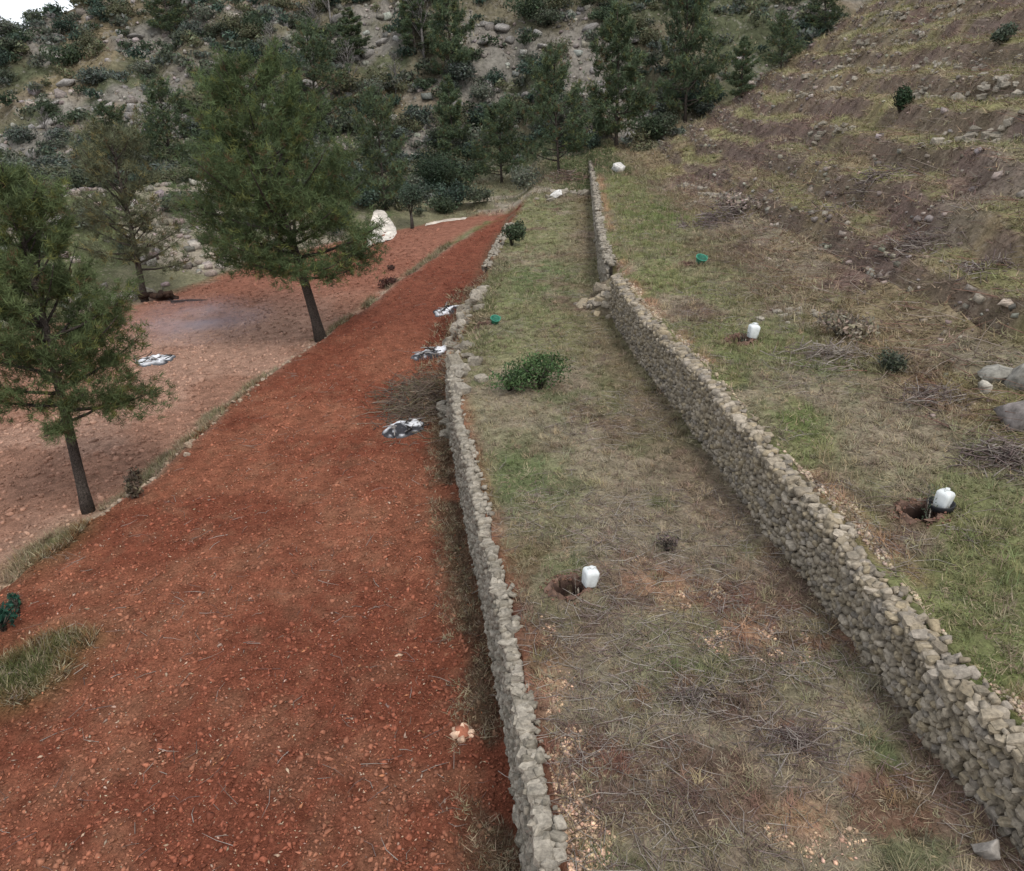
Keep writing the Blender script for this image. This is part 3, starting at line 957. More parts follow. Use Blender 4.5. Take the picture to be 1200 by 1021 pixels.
def on_riser(x, y):
    h_ = hill_step(x, y)
    return on_hill(x, y) & (h_ > .5) & (h_ < .86) & (fbm(x * .25, y * .25, 133, 3) > .44)
loose('loose_stones', 'grey stones of collapsed terrace walls along the steps of the hillside', sample(3200, 9, 50, 8, 72, on_riser, .3, 16, 271), .025, .17, (.23, .20, .168), 272, CUB, .65, .5)
def on_bank(x, y): return (np.interp(y, *_B) > x + .3) & ~((x > -14) & (y > 48)) & (y > 28) & (y < 70) & (x > -45) & (fbm(x * .3, y * .3, 139, 5) > .46)
loose('scree', 'pale broken scree on the bank behind the lower field', sample(3000, -45, -6, 28, 68, on_bank, .4, 14, 267), .03, .40, (.245, .215, .185), 268, CUB, .6, .5)

# ------------------------------------------------------------------ trees
def needle_cloud(C, A, k, L, w, col, r, spread=.75):
    n = len(C); m = n * k
    own = np.repeat(np.arange(n), k)
    D = A[own] * .55 + r.normal(0, spread, (m, 3)) + np.array([0, 0, .15])
    D /= np.linalg.norm(D, axis=1)[:, None]
    s = np.cross(D, r.normal(0, 1, (m, 3))); s /= np.linalg.norm(s, axis=1)[:, None]
    b = C[own] + r.normal(0, L * .16, (m, 3))
    ll = (L * r.uniform(.6, 1.25, m))[:, None]
    V = np.stack([b - s * w * .5, b + s * w * .5, b + D * ll + s * w * .12], 1).reshape(-1, 3)
    c = col[own] * r.uniform(.78, 1.25, (m, 1))
    return V, np.arange(3 * m).reshape(-1, 3), np.repeat(c, 3, 0)

def pine_geometry(seed, h, cb, R, lean, nb, clumps, k, L, w, tr=.17, tint=(.052, .078, .028), prof='cone', nlimb=6, curve=1.0):
    r = np.random.default_rng(seed)
    lean = np.array(lean)
    ts = np.linspace(0, 1, 12)
    sway = np.stack([np.sin(ts * 4 + r.uniform(0, 6)), np.cos(ts * 3.3 + r.uniform(0, 6)), 0 * ts], -1) * .012 * h * ts[:, None]
    tc_ = 1 - (1 - ts) ** curve
    path = np.stack([lean[0] * tc_ * h, lean[1] * tc_ * h, ts * h], -1) + sway
    path[0] = (0, 0, -.25)
    rad = tr * (1 - ts) ** .75 + .015
    rad[0] *= 1.35
    bark = np.array([.105, .085, .072])
    trunk = Acc(); tube(trunk, path, rad, 10, bark)
    limbs = Acc()
    C, A, CL = [], [], []
    def at_t(t): return np.array([np.interp(t, ts, path[:, i]) for i in range(3)])
    wts = []
    br = []
    for i in range(nb):
        s = (i + r.uniform(0, 1)) / nb
        t = cb + (1 - cb) * s
        az = i * 2.399 + r.uniform(-.5, .5)
        if prof == 'cone': rr = R * (1 - s) ** .62 * (.62 + .38 * smooth(0, .22, s))
        elif prof == 'umb': rr = R * (1 - s) ** .55 * (.55 + .45 * smooth(-.08, .16, s))
        elif prof == 'low': rr = R * (max(0, 1 - (abs(s - .24) / .80) ** 2.0)) ** .55
        elif prof == 'round': rr = R * (max(0, 1 - (abs(s - .42) / .62) ** 2.2)) ** .5
        else: rr = R * (1 - s) ** .9 * (.7 + .3 * smooth(0, .12, s))
        rr = rr * r.uniform(.5, 1.22) + .12
        el = math.radians(2 + 50 * s + r.normal(0, 12))
        d = np.array([math.cos(az) * math.cos(el), math.sin(az) * math.cos(el), math.sin(el)])
        p0 = at_t(t)
        q = [p0 + d * rr * f + np.array([0, 0, 1]) * rr * .22 * f ** 2.2 for f in (0, .3, .6, .85, 1)]
        tube(limbs, q, np.linspace(max(.012, .16 * tr * (1.2 - s) + .012 * rr), .006, 5), nlimb - 1, bark * r.uniform(.85, 1.1))
        br.append((p0, d, rr, az, s)); wts.append(rr ** 1.35 + .05)
    wts = np.array(wts) / sum(wts)
    for (p0, d, rr, az, s), wt in zip(br, wts):
        nc = max(3, int(round(clumps * wt)))
        f = r.uniform(.22, 1.05, nc) ** .75
        side = np.array([-math.sin(az), math.cos(az), 0])
        # side shoots: tufts gather into sprays along the limb
        nsp = max(2, int(rr * 3.2))
        sp = r.integers(nsp, size=nc)
        spo = r.uniform(-1, 1, nsp) * .36 * rr
        spf = r.uniform(.3, 1.0, nsp)
        f = .35 * f + .65 * np.clip(spf[sp] + r.normal(0, .09, nc), .15, 1.06)
        lat = spo[sp] * (1.15 - .55 * f) + r.normal(0, .10 * rr + .03, nc)
        up = rr * .22 * f ** 2.2 + r.normal(.05, .07 * rr + .03, nc)
        c = p0 + d * (rr * f)[:, None] + side * lat[:, None] + np.array([0, 0, 1.0]) * up[:, None]
        a = d + side * (lat / (rr + .1))[:, None] + np.array([0, 0, .35])
        a /= np.linalg.norm(a, axis=1)[:, None]
        C.append(c); A.append(a)
        base = np.array(tint) * r.uniform(.75, 1.3)
        cl = base * r.uniform(.75, 1.35, (nc, 1))
        yl = r.random(nc) < .15
        cl[yl] = cl[yl] * np.array([1.5, 1.22, .9])
        br_ = r.random(nc) < .05
        cl[br_] = np.array([.12, .085, .045])
        CL.append(cl)
    C, A, CL = np.concatenate(C), np.concatenate(A), np.concatenate(CL)
    V, Fc, c = needle_cloud(C, A, k, L, w, CL, r)
    return trunk, limbs, (V, Fc, c)

def pine(label, P, geo, group=None, name='pine_tree', rotz=0):
    root = thing(name, label, 'tree', tuple(P), rotz, group)
    tk, lm, (V, Fc, c) = geo
    t = tk.build('trunk', M_BARK, root, True)
    lm.build('branches', M_BARK, t, True)
    cr_ = mk('crown', V, Fc, M_NEEDLE, root, c)
    return root

def base_at(px, py):
    return hit(px, py)

# the three pines on the fields: height and lean from where trunk foot and crown tip are seen
def foot_tip(px, py, z, tx, ty):
    P = at(px, py, z); P[2] = zf(P[0], P[1])
    d = ray(tx, ty); t = P[1] / d[1]; T = CC + t * d
    h = T[2] - P[2]
    return P, h, (T[0] - P[0]) / h
P1, h1, l1 = foot_tip(101, 592, -.25, 6, 214)
g1 = pine_geometry(901, h1, .30, 2.5, (l1, 0), 56, 5000, 18, .19, .015, .125, (.087, .113, .048), 'umb', 6, 1.7)
pine('bushy green pine with slanting trunk beside green weeds on the low earth edge', P1, g1)
P2, h2, l2 = foot_tip(376, 392, 0, 282, 90)
g2 = pine_geometry(902, h2, .25, 4.5, (l2, 0), 70, 9000, 13, .24, .022, .19, (.076, .104, .045), 'umb')
pine('largest broad green pine standing on the low earth edge between the red fields', P2, g2)
P3, h3, l3 = foot_tip(171, 358, -.3, 132, 166)
g3 = pine_geometry(903, h3, .20, 2.6, (l3, 0), 50, 1700, 14, .30, .026, .15, (.105, .112, .066), 'round')
pine('thin olive-brown pine beside the dark stump heap on the lower field', P3, g3)

# pines standing farther off
FAR = []
for i, (h, cb, R, pr) in enumerate([(9.0, .10, 2.9, 'umb'), (9.0, .10, 3.1, 'low'), (9.0, .08, 2.4, 'umb'), (9.0, .12, 3.6, 'low')]):
    g = pine_geometry(920 + i, h, cb, R, (r_ := (.02 * (i - 1.5)), .01), 44, 2300, 10, .30, .058, .12, (.080, .108, .060), pr, 5)
    tk = g[0].build('trunk', M_BARK, None, True); lm = g[1].build('branches', M_BARK, None, True)
    cr_ = mk('crown', *g[2][:2], M_NEEDLE, None, g[2][2])
    FAR.append((tk.data, lm.data, cr_.data, R))
    for o in (tk, lm, cr_): bpy.data.objects.remove(o)

def far_pine(px, py, hpx, wpx, v, label, group=None, rot=0.):
    P = hit(px, py)
    d = depth_of(P)
    h = hpx * d / F * 1.05; wd = wpx * d / F
    root = thing('pine_tree', label, 'tree', tuple(P), rot, group)
    sc = (wd / (2 * FAR[v][3]), wd / (2 * FAR[v][3]), h / 9.0)
    t = from_mesh('trunk', FAR[v][0], root, scale=sc)
    from_mesh('branches', FAR[v][1], t)
    from_mesh('crown', FAR[v][2], root, scale=sc)
    return root

G_FAR = 'pines at the foot of the mountain'
far_pine(532, 100, 118, 66, 0, 'tall dark pine on the mountainside above the two round trees', G_FAR, .4)
far_pine(487, 62, 75, 50, 2, 'slender dark pine beside a pale bare trunk on the mountainside', G_FAR, 1.2)
far_pine(722, 172, 138, 92, 0, 'tall dense pine rising over the end of the narrow far wall', G_FAR, 2.1)
far_pine(803, 142, 140, 82, 1, 'full dark pine behind the shoulder of the cleared hillside', G_FAR, .9)
far_pine(655, 205, 112, 86, 3, 'lighter loose-crowned pine standing left of the tall dense pine', G_FAR, 3.3)['label'] = 'lighter loose-crowned pine beside the dead bracken at the end of the middle terrace'
far_pine(588, 214, 78, 66, 1, 'squat dark pine at the head of the middle terrace', G_FAR, 4.1)
far_pine(532, 190, 86, 48, 2, 'narrow pine on the slope right above the dark round carob', G_FAR, 5.0)['label'] = 'narrow pine on the slope above the dark round tree'
far_pine(452, 246, 112, 66, 1, 'dark pine close behind the pale track', G_FAR, 2.6)
far_pine(372, 152, 95, 84, 3, 'wide pine on the slope behind the largest broad pine', G_FAR, .2)
far_pine(205, 205, 88, 80, 3, 'dark spreading pine on the slope beyond the thin olive-brown pine', G_FAR, 1.6)
far_pine(140, 195, 60, 62, 1, 'low dark pine beside the path on the far bank', G_FAR, 2.9)
far_pine(200, 45, 62, 52, 0, 'lone pine high on the rocky mountainside under the ridge', G_FAR, 4.4)
far_pine(415, 70, 50, 48, 2, 'small pine between pale dead trees on the mountainside', G_FAR, 5.2)
far_pine(868, 118, 62, 46, 2, 'pine whose crown shows over the slope edge near the pale bare strip', G_FAR, 1.9)
far_pine(915, 82, 50, 50, 3, 'pine whose crown shows higher up over the edge of the cleared hillside', G_FAR, 3.8)
far_pine(965, 40, 44, 48, 1, 'topmost pine crown showing over the edge of the cleared hillside', G_FAR, 5.5)

# ------------------------------------------------------------------ leafy shrubs and round trees
def leaf_cloud(seed, lobes, n, size, tint, amt=.35, flat=.0):
    """lobes (x,y,z,rx,ry,rz); small leaf quads near the lobes' surfaces"""
    r = np.random.default_rng(seed)
    lob = np.array(lobes)
    vol = lob[:, 3] * lob[:, 4]; li = r.choice(len(lob), n, p=vol / vol.sum())
    d = r.normal(0, 1, (n, 3)); d /= np.linalg.norm(d, axis=1)[:, None]
    rad = (1 - .55 * r.random(n) ** 1.8) * (1 + .12 * r.normal(0, 1, n))
    C = lob[li, :3] + d * rad[:, None] * lob[li, 3:]
    C[:, 2] = np.abs(C[:, 2])
    nrm = d + .8 * r.normal(0, 1, (n, 3)); nrm /= np.linalg.norm(nrm, axis=1)[:, None]
    a = np.cross(nrm, r.normal(0, 1, (n, 3))); a /= np.linalg.norm(a, axis=1)[:, None]
    b = np.cross(nrm, a)
    s = size * r.uniform(.5, 1.4, (n, 1))
    V = np.stack([C - a * s, C + b * s * .45, C + a * s, C - b * s * .45], 1).reshape(-1, 3)
    lt = r.uniform(1 - amt, 1 + amt, len(lob))
    c = np.array(tint) * lt[li][:, None] * r.uniform(.7, 1.4, (n, 1)) * (1 + .1 * r.uniform(-1, 1, (n, 3)))
    return V, np.arange(4 * n).reshape(-1, 4), np.repeat(c, 4, 0)

def rand_lobes(seed, k, R, H_):
    r = np.random.default_rng(seed)
    out = []
    for i in range(k):
        a = r.uniform(0, 6.28); q = R * .62 * math.sqrt(r.random())
        rr = R * r.uniform(.35, .6)
        out.append((q * math.cos(a), q * math.sin(a), H_ * r.uniform(.35, .72), rr, rr, H_ * r.uniform(.25, .4)))
    return out

def stems(acc, r, k, R, h, rad=.02, col=(.10, .085, .07)):
    for i in range(k):
        a = r.uniform(0, 6.28); q = R * r.uniform(.3, .8)
        tube(acc, [(0, 0, -.1), (q * .3 * math.cos(a), q * .3 * math.sin(a), h * .35), (q * math.cos(a), q * math.sin(a), h * .8)], [rad, rad * .8, rad * .3], 5, col)

def bush(name, label, cat, px, py, wpx, hpx, tint, seed, n=1400, leaf=.05, lobes=7, group=None, z=None, trunk=0.0):
    P = hit(px, py) if z is None else at(px, py, z)
    P[2] = zf(P[0], P[1])
    d = depth_of(P); R = wpx * d / F / 2; h = hpx * d / F
    root = thing(name, label, cat, tuple(P), 0, group)
    r = np.random.default_rng(seed)
    st = Acc()
    if trunk:
        tube(st, [(0, 0, -.15), (.03, .02, h * trunk * .6), (.0, .05, h * trunk * 1.3)], [.13, .1, .07], 8, (.10, .085, .075))
    base = h * trunk
    sa = Acc(); stems(sa, r, 9, R, (h - base), .025)
    for v in sa.v: v[:, 2] += base
    sa.v = [v for v in sa.v]
    if trunk:
        t = st.build('trunk', M_BARK, root, True); sa.build('branches', M_BARK, t)
    else: sa.build('stems', M_BARK, root)
    V, Fc, c = leaf_cloud(seed + 1, rand_lobes(seed + 2, lobes, R, h - base), n, leaf, tint)
    V[:, 2] += base
    mk('crown' if trunk else 'foliage', V, Fc, M_LEAF, root, c)
    return root

bush('olive_tree', 'small round olive tree with short trunk beside the pale track', 'tree', 483, 268, 40, 50, (.055, .075, .052), 1001, 4200, .065, 10, trunk=.28)
bush('carob_tree', 'dark round tree with short trunk beyond the small olive', 'tree', 510, 228, 56, 44, (.034, .050, .030), 1002, 5200, .085, 11, trunk=.22)
bush('shrub', 'dull green shrub at the end of the low wall remnant', 'shrub', 600, 288, 36, 28, (.055, .075, .042), 1003, 1500, .075, 7)
bush('leafy_bush', 'fresh green bush alone on the middle terrace, larger of its pair', 'shrub', 634, 456, 84, 44, (.066, .108, .042), 1004, 1900, .045, 11, z=1.5)
bush('leafy_bush', 'smaller low green bush touching the larger bush on the middle terrace', 'shrub', 597, 458, 66, 32, (.060, .098, .040), 1005, 1200, .045, 8, z=1.5)
bush('shrub', 'single dark green shrub on the cleared hillside', 'shrub', 1054, 132, 36, 28, (.022, .038, .018), 1006, 1600, .06, 8)
bush('shrub', 'grey-green shrub high on the cleared hillside', 'shrub', 1172, 52, 34, 22, (.07, .085, .06), 1007, 1200, .07, 7)
bush('dry_shrub', 'grey-brown dry shrub beside the weeds under the bushy pine', 'shrub', 158, 583, 26, 34, (.11, .085, .06), 1008, 500, .05, 6)
bush('dry_shrub', 'small purplish dry clump on the middle terrace facing the tall wall', 'shrub', 782, 645, 30, 22, (.11, .085, .075), 1009, 260, .03, 5, z=1.5)
bush('shrub', 'low grey shrub below the straw clump on the hillside foot', 'shrub', 1048, 436, 46, 26, (.085, .095, .065), 1010, 800, .04, 6)
bush('dry_shrub', 'bleached straw-coloured dead clump on the hillside foot', 'shrub', 985, 396, 80, 30, (.24, .20, .15), 1011, 900, .06, 8)
bush('dry_shrub', 'pale dead clump at the edge of the upper terrace beyond the green tub', 'shrub', 865, 252, 60, 26, (.22, .18, .15), 1012, 900, .09, 8)

bush('leafy_plant', 'dark blue-green leafy plant growing out of the red soil', 'plant', 6, 742, 44, 30, (.022, .062, .044), 1013, 420, .055, 6, z=0.0)
bush('leafy_plant', 'upright dark green sprig beside the blue-green leafy plant', 'plant', 23, 720, 16, 28, (.024, .068, .044), 1014, 170, .05, 3, z=0.0)

# ------------------------------------------------------------------ scrub and rocks on the mountain
SHR = []
TINTS = [(.054, .072, .042), (.072, .084, .056), (.095, .103, .078), (.048, .070, .052), (.112, .112, .066), (.082, .096, .078)]
for i, t in enumerate(TINTS):
    V, Fc, c = leaf_cloud(1100 + i, rand_lobes(1120 + i, 8, 1.0, 1.25), 1500, .070, t)
    o = mk('shrub', V, Fc, M_LEAF, None, c); SHR.append(o.data); bpy.data.objects.remove(o)
TNAME = ['dark green', 'dull green', 'grey-green', 'bluish dark green', 'yellowish green', 'silvery green']
SHRLOW = [leaf_cloud(1140 + i, rand_lobes(1160 + i, 5, 1.0, 1.15), 135, .17, t) for i, t in enumerate(TINTS)]

r5 = np.random.default_rng(555)
def mount_pts(n, y0, y1, dens, seed, gap):
    r = np.random.default_rng(seed)
    pts = []
    tries = 0
    cell = {}
    while len(pts) < n and tries < n * 60:
        tries += 1
        x, y = r.uniform(-110, 40), r.uniform(y0, y1)
        if not in_frame(np.array([x]), np.array([y]), 8.0, .06)[0]: continue
        if y < 80 and (x > XL(y) - 3 or np.interp(y, *_B) < x + 2): continue
        if dens(x, y) < r.random(): continue
        k = (int(x // gap), int(y // gap))
        if any((px - x) ** 2 + (py - y) ** 2 < gap * gap for a in (-1, 0, 1) for b in (-1, 0, 1) for px, py in cell.get((k[0] + a, k[1] + b), [])): continue
        cell.setdefault(k, []).append((x, y)); pts.append((x, y))
    P = np.array(pts)
    return np.column_stack([P, zf(P[:, 0], P[:, 1])])

def shrub_dens(x, y): return float(np.clip(.42 + 3.4 * (fbm(x * .07, y * .07, 171, 3) - .42), .15, 1))
SP = mount_pts(1950, 56, 135, shrub_dens, 601, .95)
ss = r5.gamma(5, .19, len(SP)) + .35
ss = np.clip(ss, .5, 2.3)
u, v, d = proj(SP + np.array([0, 0, .6]))
seen = (u > -20) & (u < W + 20) & (v > -20) & (v < H)
# a point is hidden when the ground stands in front of it
def visible(P, lift):
    T = P + np.array([0, 0, lift])
    ok = np.ones(len(P), bool)
    for f in np.linspace(.25, .985, 60):
        q = CC + (T - CC) * f
        ok &= q[:, 2] > zf(q[:, 0], q[:, 1]) - .05
    return ok
seen &= visible(SP, 1.0)
order = np.argsort(-np.where(seen, ss / d, 0))
big = order[:290]
for i in big:
    if not seen[i]: continue
    k = int(r5.integers(6)); s_ = ss[i]
    o = from_mesh('shrub', SHR[k], None, tuple(SP[i] - np.array([0, 0, .1])), (0, 0, r5.uniform(0, 6.28)), (s_ * r5.uniform(.85, 1.25), s_, s_ * r5.uniform(.7, 1.05)))
    sz_ = 'large' if s_ > 1.75 else ('mid-sized' if s_ > 1.35 else 'small')
    tag(o, sz_ + ' ' + TNAME[k] + ' shrub among the rocks of the mountainside', 'shrub', 'shrubs on the rocky mountainside')
V_, F_, C_ = [], [], []
n0 = 0
for i in order[290:]:
    k = int(r5.integers(6)); V, Fc, c = SHRLOW[k]
    q = V * ss[i] * .95 @ rotm(0, 0, r5.uniform(0, 6.28)).T + SP[i]
    V_.append(q); F_.append(Fc + n0); C_.append(c); n0 += len(q)
stuff(mk('scrub', np.concatenate(V_), np.concatenate(F_), M_LEAF, None, np.concatenate(C_)), 'low scrub filling the mountainside between the larger shrubs', 'scrub')

ROCKS = []
for i in range(6):
    r = np.random.default_rng(1300 + i)
    V = ICO2[0].copy()
    d_ = V / np.linalg.norm(V, axis=1)[:, None]
    for _ in range(9):                                   # flat breaks
        nrm = r.normal(0, 1, 3); nrm /= np.linalg.norm(nrm); o_ = r.uniform(.55, .85)
        k = np.maximum(0, V @ nrm - o_); V = V - k[:, None] * nrm
    V += .05 * r.normal(0, 1, V.shape)
    V *= np.array([1, r.uniform(.7, 1), r.uniform(.5, .8)])
    c = np.array([.225, .208, .192]) * r.uniform(.7, 1.2)
    o = mk('rock', V, ICO2[1], M_ROCK, None, np.ones((len(V), 3)) * c); ROCKS.append(o.data); bpy.data.objects.remove(o)

def rock_dens(x, y): return float(np.clip(9.0 * (fbm(x * .14, y * .2, 154, 5) - .49), 0.01, 1))
RP = mount_pts(1300, 78, 135, rock_dens, 602, .9)
rs = np.clip(r5.gamma(2.0, .20, len(RP)) + .15, .18, 1.15)
seen = visible(RP, .5)
d = depth_of(RP)
order = np.argsort(-np.where(seen, rs / d, 0))
for i in order[:140]:
    if not seen[i]: continue
    o = from_mesh('rock', ROCKS[int(r5.integers(6))], None, tuple(RP[i]), (r5.normal(0, .3), r5.normal(0, .3), r5.uniform(0, 6.28)), (rs[i] * r5.uniform(.8, 1.6), rs[i], rs[i] * r5.uniform(.6, 1.1)))
    tag(o, ('large' if rs[i] > .95 else 'smaller') + ' grey limestone rock breaking out of the mountainside scrub', 'rock', 'limestone rocks on the mountainside')
q = order[140:]
stuff(scatter_solid('rubble', (STV, STF), RP[q], np.column_stack([rs[q] * .8, rs[q] * .7, rs[q] * .5]), M_ROCK, jcol((.215, .196, .175), len(q), r5, .4), 31, .25, .5),
      'smaller grey limestone rubble between the mountainside shrubs', 'rubble')

# bare pale trees
def dead_tree_geo(seed, h):
    r = np.random.default_rng(seed)
    tk, br = Acc(), Acc()
    col = np.array([.30, .275, .255])
    pts = [np.array([0, 0, -.2])]
    for i in range(6): pts.append(pts[-1] + np.array([r.normal(0, .04), r.normal(0, .04), 1]) * h / 6)
    tube(tk, pts, np.linspace(.14, .03, 7), 6, col)
    for i in range(26):
        t = r.uniform(.25, 1); p = np.array([np.interp(t, np.linspace(0, 1, 7), np.array(pts)[:, j]) for j in range(3)])
        a = r.uniform(0, 6.28); L = h * .36 * (1.15 - t) + .5
        d = np.array([math.cos(a) * .55, math.sin(a) * .55, .85])
        e = p + d * L
        tube(br, [p, p + d * L * .5 + r.normal(0, .06, 3), e], [.05, .035, .012], 4, col)
        for j in range(6):
            f = r.uniform(.3, 1); q = p + d * L * f; g = d + r.normal(0, .6, 3); l2 = L * r.uniform(.2, .45)
            tube(br, [q, q + g * l2 * .5, q + g * l2], [.025, .02, .008], 3, col * r.uniform(.85, 1.1))
    return tk, br
DT = []
for i in range(2):
    a, b = dead_tree_geo(1400 + i, 6.0)
    ta, tb = a.build('trunk', M_BARK), b.build('branches', M_BARK)
    DT.append((ta.data, tb.data)); bpy.data.objects.remove(ta); bpy.data.objects.remove(tb)
for i, (px, py, hp, lb) in enumerate([(388, 28, 55, 'pale bare tree beside the small pine high on the mountainside'), (372, 60, 50, 'pale bare tree above the wide pine behind the largest pine'),
                                      (325, 88, 52, 'pale bare tree above the top of the largest broad pine'), (412, 112, 56, 'branchy pale bare tree below the small pine on the slope'),
                                      (464, 108, 40, 'short pale bare tree near the slender dark pine'), (497, 66, 80, 'tall pale bare trunk between two dark pines'),
                                      (58, 165, 34, 'small pale bare tree on the far bank beyond the bushy pine')]):
    P = hit(px, py); d = depth_of(P); s_ = hp * d / F / 6.0
    root = thing('dead_tree', lb, 'tree', tuple(P), i * 1.3, 'pale bare trees on the mountainside')
    t = from_mesh('trunk', DT[i % 2][0], root, scale=(s_, s_, s_)); from_mesh('branches', DT[i % 2][1], t)

# scrub on the far bank to the left and at the head of the fields
k = 0
for px, py, wp, hp, t in [(40, 300, 50, 34, 1), (70, 340, 44, 40, 0), (110, 270, 60, 34, 2), (20, 250, 60, 40, 0), (60, 230, 40, 22, 4), (150, 300, 36, 26, 3), (215, 250, 70, 36, 1),
                          (265, 235, 60, 30, 0), (300, 270, 50, 30, 1), (245, 285, 34, 18, 4), (330, 250, 56, 40, 3), (395, 275, 46, 40, 3), (415, 305, 36, 30, 1), (330, 300, 40, 22, 2), (100, 215, 50, 26, 3),
                          (20, 200, 40, 18, 2), (560, 238, 46, 26, 1), (620, 222, 44, 30, 2), (545, 222, 40, 26, 0), (690, 178, 34, 26, 3), (760, 165, 50, 34, 0), (830, 128, 50, 30, 3), (780, 150, 40, 26, 1),
                          (5, 350, 50, 40, 3), (30, 385, 44, 34, 0), (95, 395, 36, 26, 1)]:
    P = hit(px, py); d = depth_of(P); sx = wp * d / F / 2.1; sz = hp * d / F / 1.3
    o = from_mesh('shrub', SHR[t], None, tuple(P - np.array([0, 0, .1])), (0, 0, k * 1.7), (sx, sx, sz)); k += 1
    where = 'on the rocky bank behind the bushy pine' if px < 120 else ('on the scree bank behind the thin olive-brown pine' if px < 290 else ('on rough ground behind the largest pine' if px < 430 else
             ('at the head of the middle terrace' if px < 640 else 'under the tall pines at the end of the narrow wall')))
    tag(o, TNAME[t] + ' shrub ' + where, 'shrub', 'shrubs on the rough ground beyond the fields')

# ------------------------------------------------------------------ boulders
def boulder(label, px, py, wpx, hpx, col, v, rot=0., z=None, name='boulder'):
    P = hit(px, py) if z is None else at(px, py, z)
    d = depth_of(P); w_ = wpx * d / F / 2; h_ = hpx * d / F / 2
    r = np.random.default_rng(1500 + v * 7 + int(px))
    V = ICO3[0].copy()
    for _ in range(16):
        nrm = r.normal(0, 1, 3); nrm /= np.linalg.norm(nrm); o_ = r.uniform(.42, .8)
        kk = np.maximum(0, V @ nrm - o_); V = V - kk[:, None] * nrm
    V += .09 * (fbm(V[:, 0] * 5 + v, V[:, 1] * 5 + V[:, 2] * 4, 7, 4) - .5)[:, None] * V * 4
    V *= 1.3
    o = mk(name, V * np.array([w_, w_ * .8, h_ * 1.2]), ICO3[1], M_ROCK, None, np.ones((len(V), 3)) * np.array(col), False, tuple(P + np.array([0, 0, h_ * .55])))
    o.rotation_euler = (0, 0, rot)
    return tag(o, label, 'boulder')

boulder('large pale limestone boulder on the hillside foot, leaning against another', 1168, 446, 42, 24, (.23, .215, .185), 1, .3)
boulder('weathered limestone boulder on the hillside foot, touching its paler neighbour', 1196, 448, 44, 28, (.205, .19, .165), 2, 1.2)
boulder('broad purplish-grey boulder below the two limestone boulders on the hillside', 1196, 496, 66, 38, (.16, .14, .13), 3, .7)
boulder('small pale stone below the leaning limestone boulders', 1153, 458, 17, 14, (.34, .31, .26), 4, 2)
boulder('white boulder on grass beside the far end of the narrow wall', 725, 202, 17, 11, (.48, .46, .43), 5, 1)
boulder('low white stone lying at the head of the middle terrace', 652, 232, 20, 9, (.55, .53, .50), 6, .5)
boulder('flat pale slab of rock lying on the cleared hillside', 1178, 358, 26, 10, (.38, .31, .25), 7, .5)
boulder('grey stone at the foot of the tall wall on the middle terrace', 1156, 1002, 34, 26, (.24, .215, .19), 9, .9, 1.5)

# ------------------------------------------------------------------ ruined stone rows on the hillside
def stone_row(name, label, pts, n, smin, smax, mat, seed, jitter=.25, group=None, cat='stone row', layers=1, zfix=None):
    r = np.random.default_rng(seed)
    W_ = [hit(px, py) if zfix is None else at(px, py, zfix) for px, py in pts]
    W_ = np.array(W_)
    root = thing(name, label, cat, tuple(W_[0]), 0, group)
    root['kind'] = 'thing'
    seg = np.linspace(0, len(W_) - 1, 200)
    line = np.stack([np.interp(seg, np.arange(len(W_)), W_[:, i]) for i in range(3)], -1)
    for i in range(n):
        f = r.random() ** 1.0
        p = line[int(f * 199)].copy()
        p[:2] += r.normal(0, jitter, 2)
        s_ = smin + (smax - smin) * r.random() ** 2
        p[2] = zf(p[0], p[1]) + s_ * .35 + (r.integers(layers) * smin)
        from_mesh('stone', stone_mesh(int(r.integers(10)), mat), root, tuple(p - W_[0]), (r.normal(0, .3), r.normal(0, .3), r.uniform(0, 6.28)),
                  (s_ * r.uniform(.8, 1.5), s_, s_ * r.uniform(.5, .9)))
    return root

GR = 'ruined stone rows on the cleared hillside'
for i, (pts, n, lb) in enumerate([
        ([(1015, 30), (1070, 20), (1125, 12)], 40, 'topmost row of fallen terrace stones high on the cleared hillside'),
        ([(1000, 58), (1040, 54), (1075, 50)], 26, 'short stone row below the topmost row on the hillside'),
        ([(940, 90), (975, 84), (1003, 80)], 26, 'grey stone row near the slope edge above the pale bare strip'),
        ([(1015, 82), (1095, 78), (1175, 72)], 50, 'long pale stone row above the single dark shrub'),
        ([(930, 118), (965, 110), (998, 104)], 24, 'stone row on the slope edge level with the dark shrub'),
        ([(1072, 110), (1130, 108), (1198, 113)], 40, 'stone row beginning right beside the single dark shrub'),
        ([(950, 152), (975, 151), (1000, 153)], 18, 'small cluster of stones below the slope edge rows'),
        ([(800, 215), (830, 228), (850, 235)], 20, 'scattered stone row at the hillside foot above the pale dead clump'),
        ([(1090, 170), (1140, 165), (1190, 160)], 24, 'stone row halfway down the hillside below the dark shrub'),
        ([(905, 372), (935, 366), (960, 376)], 18, 'pale stones lying on reddish earth beside the farthest white canister')]):
    stone_row('stone_row', lb, pts, n + 14, .06 if i < 9 else .03, .19 if i < 9 else .10, M_WALLPALE, 1600 + i, .22, GR)
stone_row('stone_edging', 'broken line of pale stones edging the step between the two red fields', [(95, 612), (170, 562), (250, 492), (310, 442), (365, 398)], 110, .02, .075, M_WALLTAN, 1620, .16, None, 'stone edging', 1, 0.0)
stone_row('rubble_heap', 'tumbled wall stones at the gap where the field wall has fallen', [(536, 455), (533, 430), (530, 405), (545, 380), (560, 345)], 130, .07, .24, M_WALLPALE, 1621, .30, None, 'rubble')
stone_row('rubble_heap', 'tumbled stones where the tall wall breaks before the narrow stretch', [(712, 352), (700, 356), (690, 350)], 36, .07, .2, M_WALL, 1622, .3, None, 'rubble')
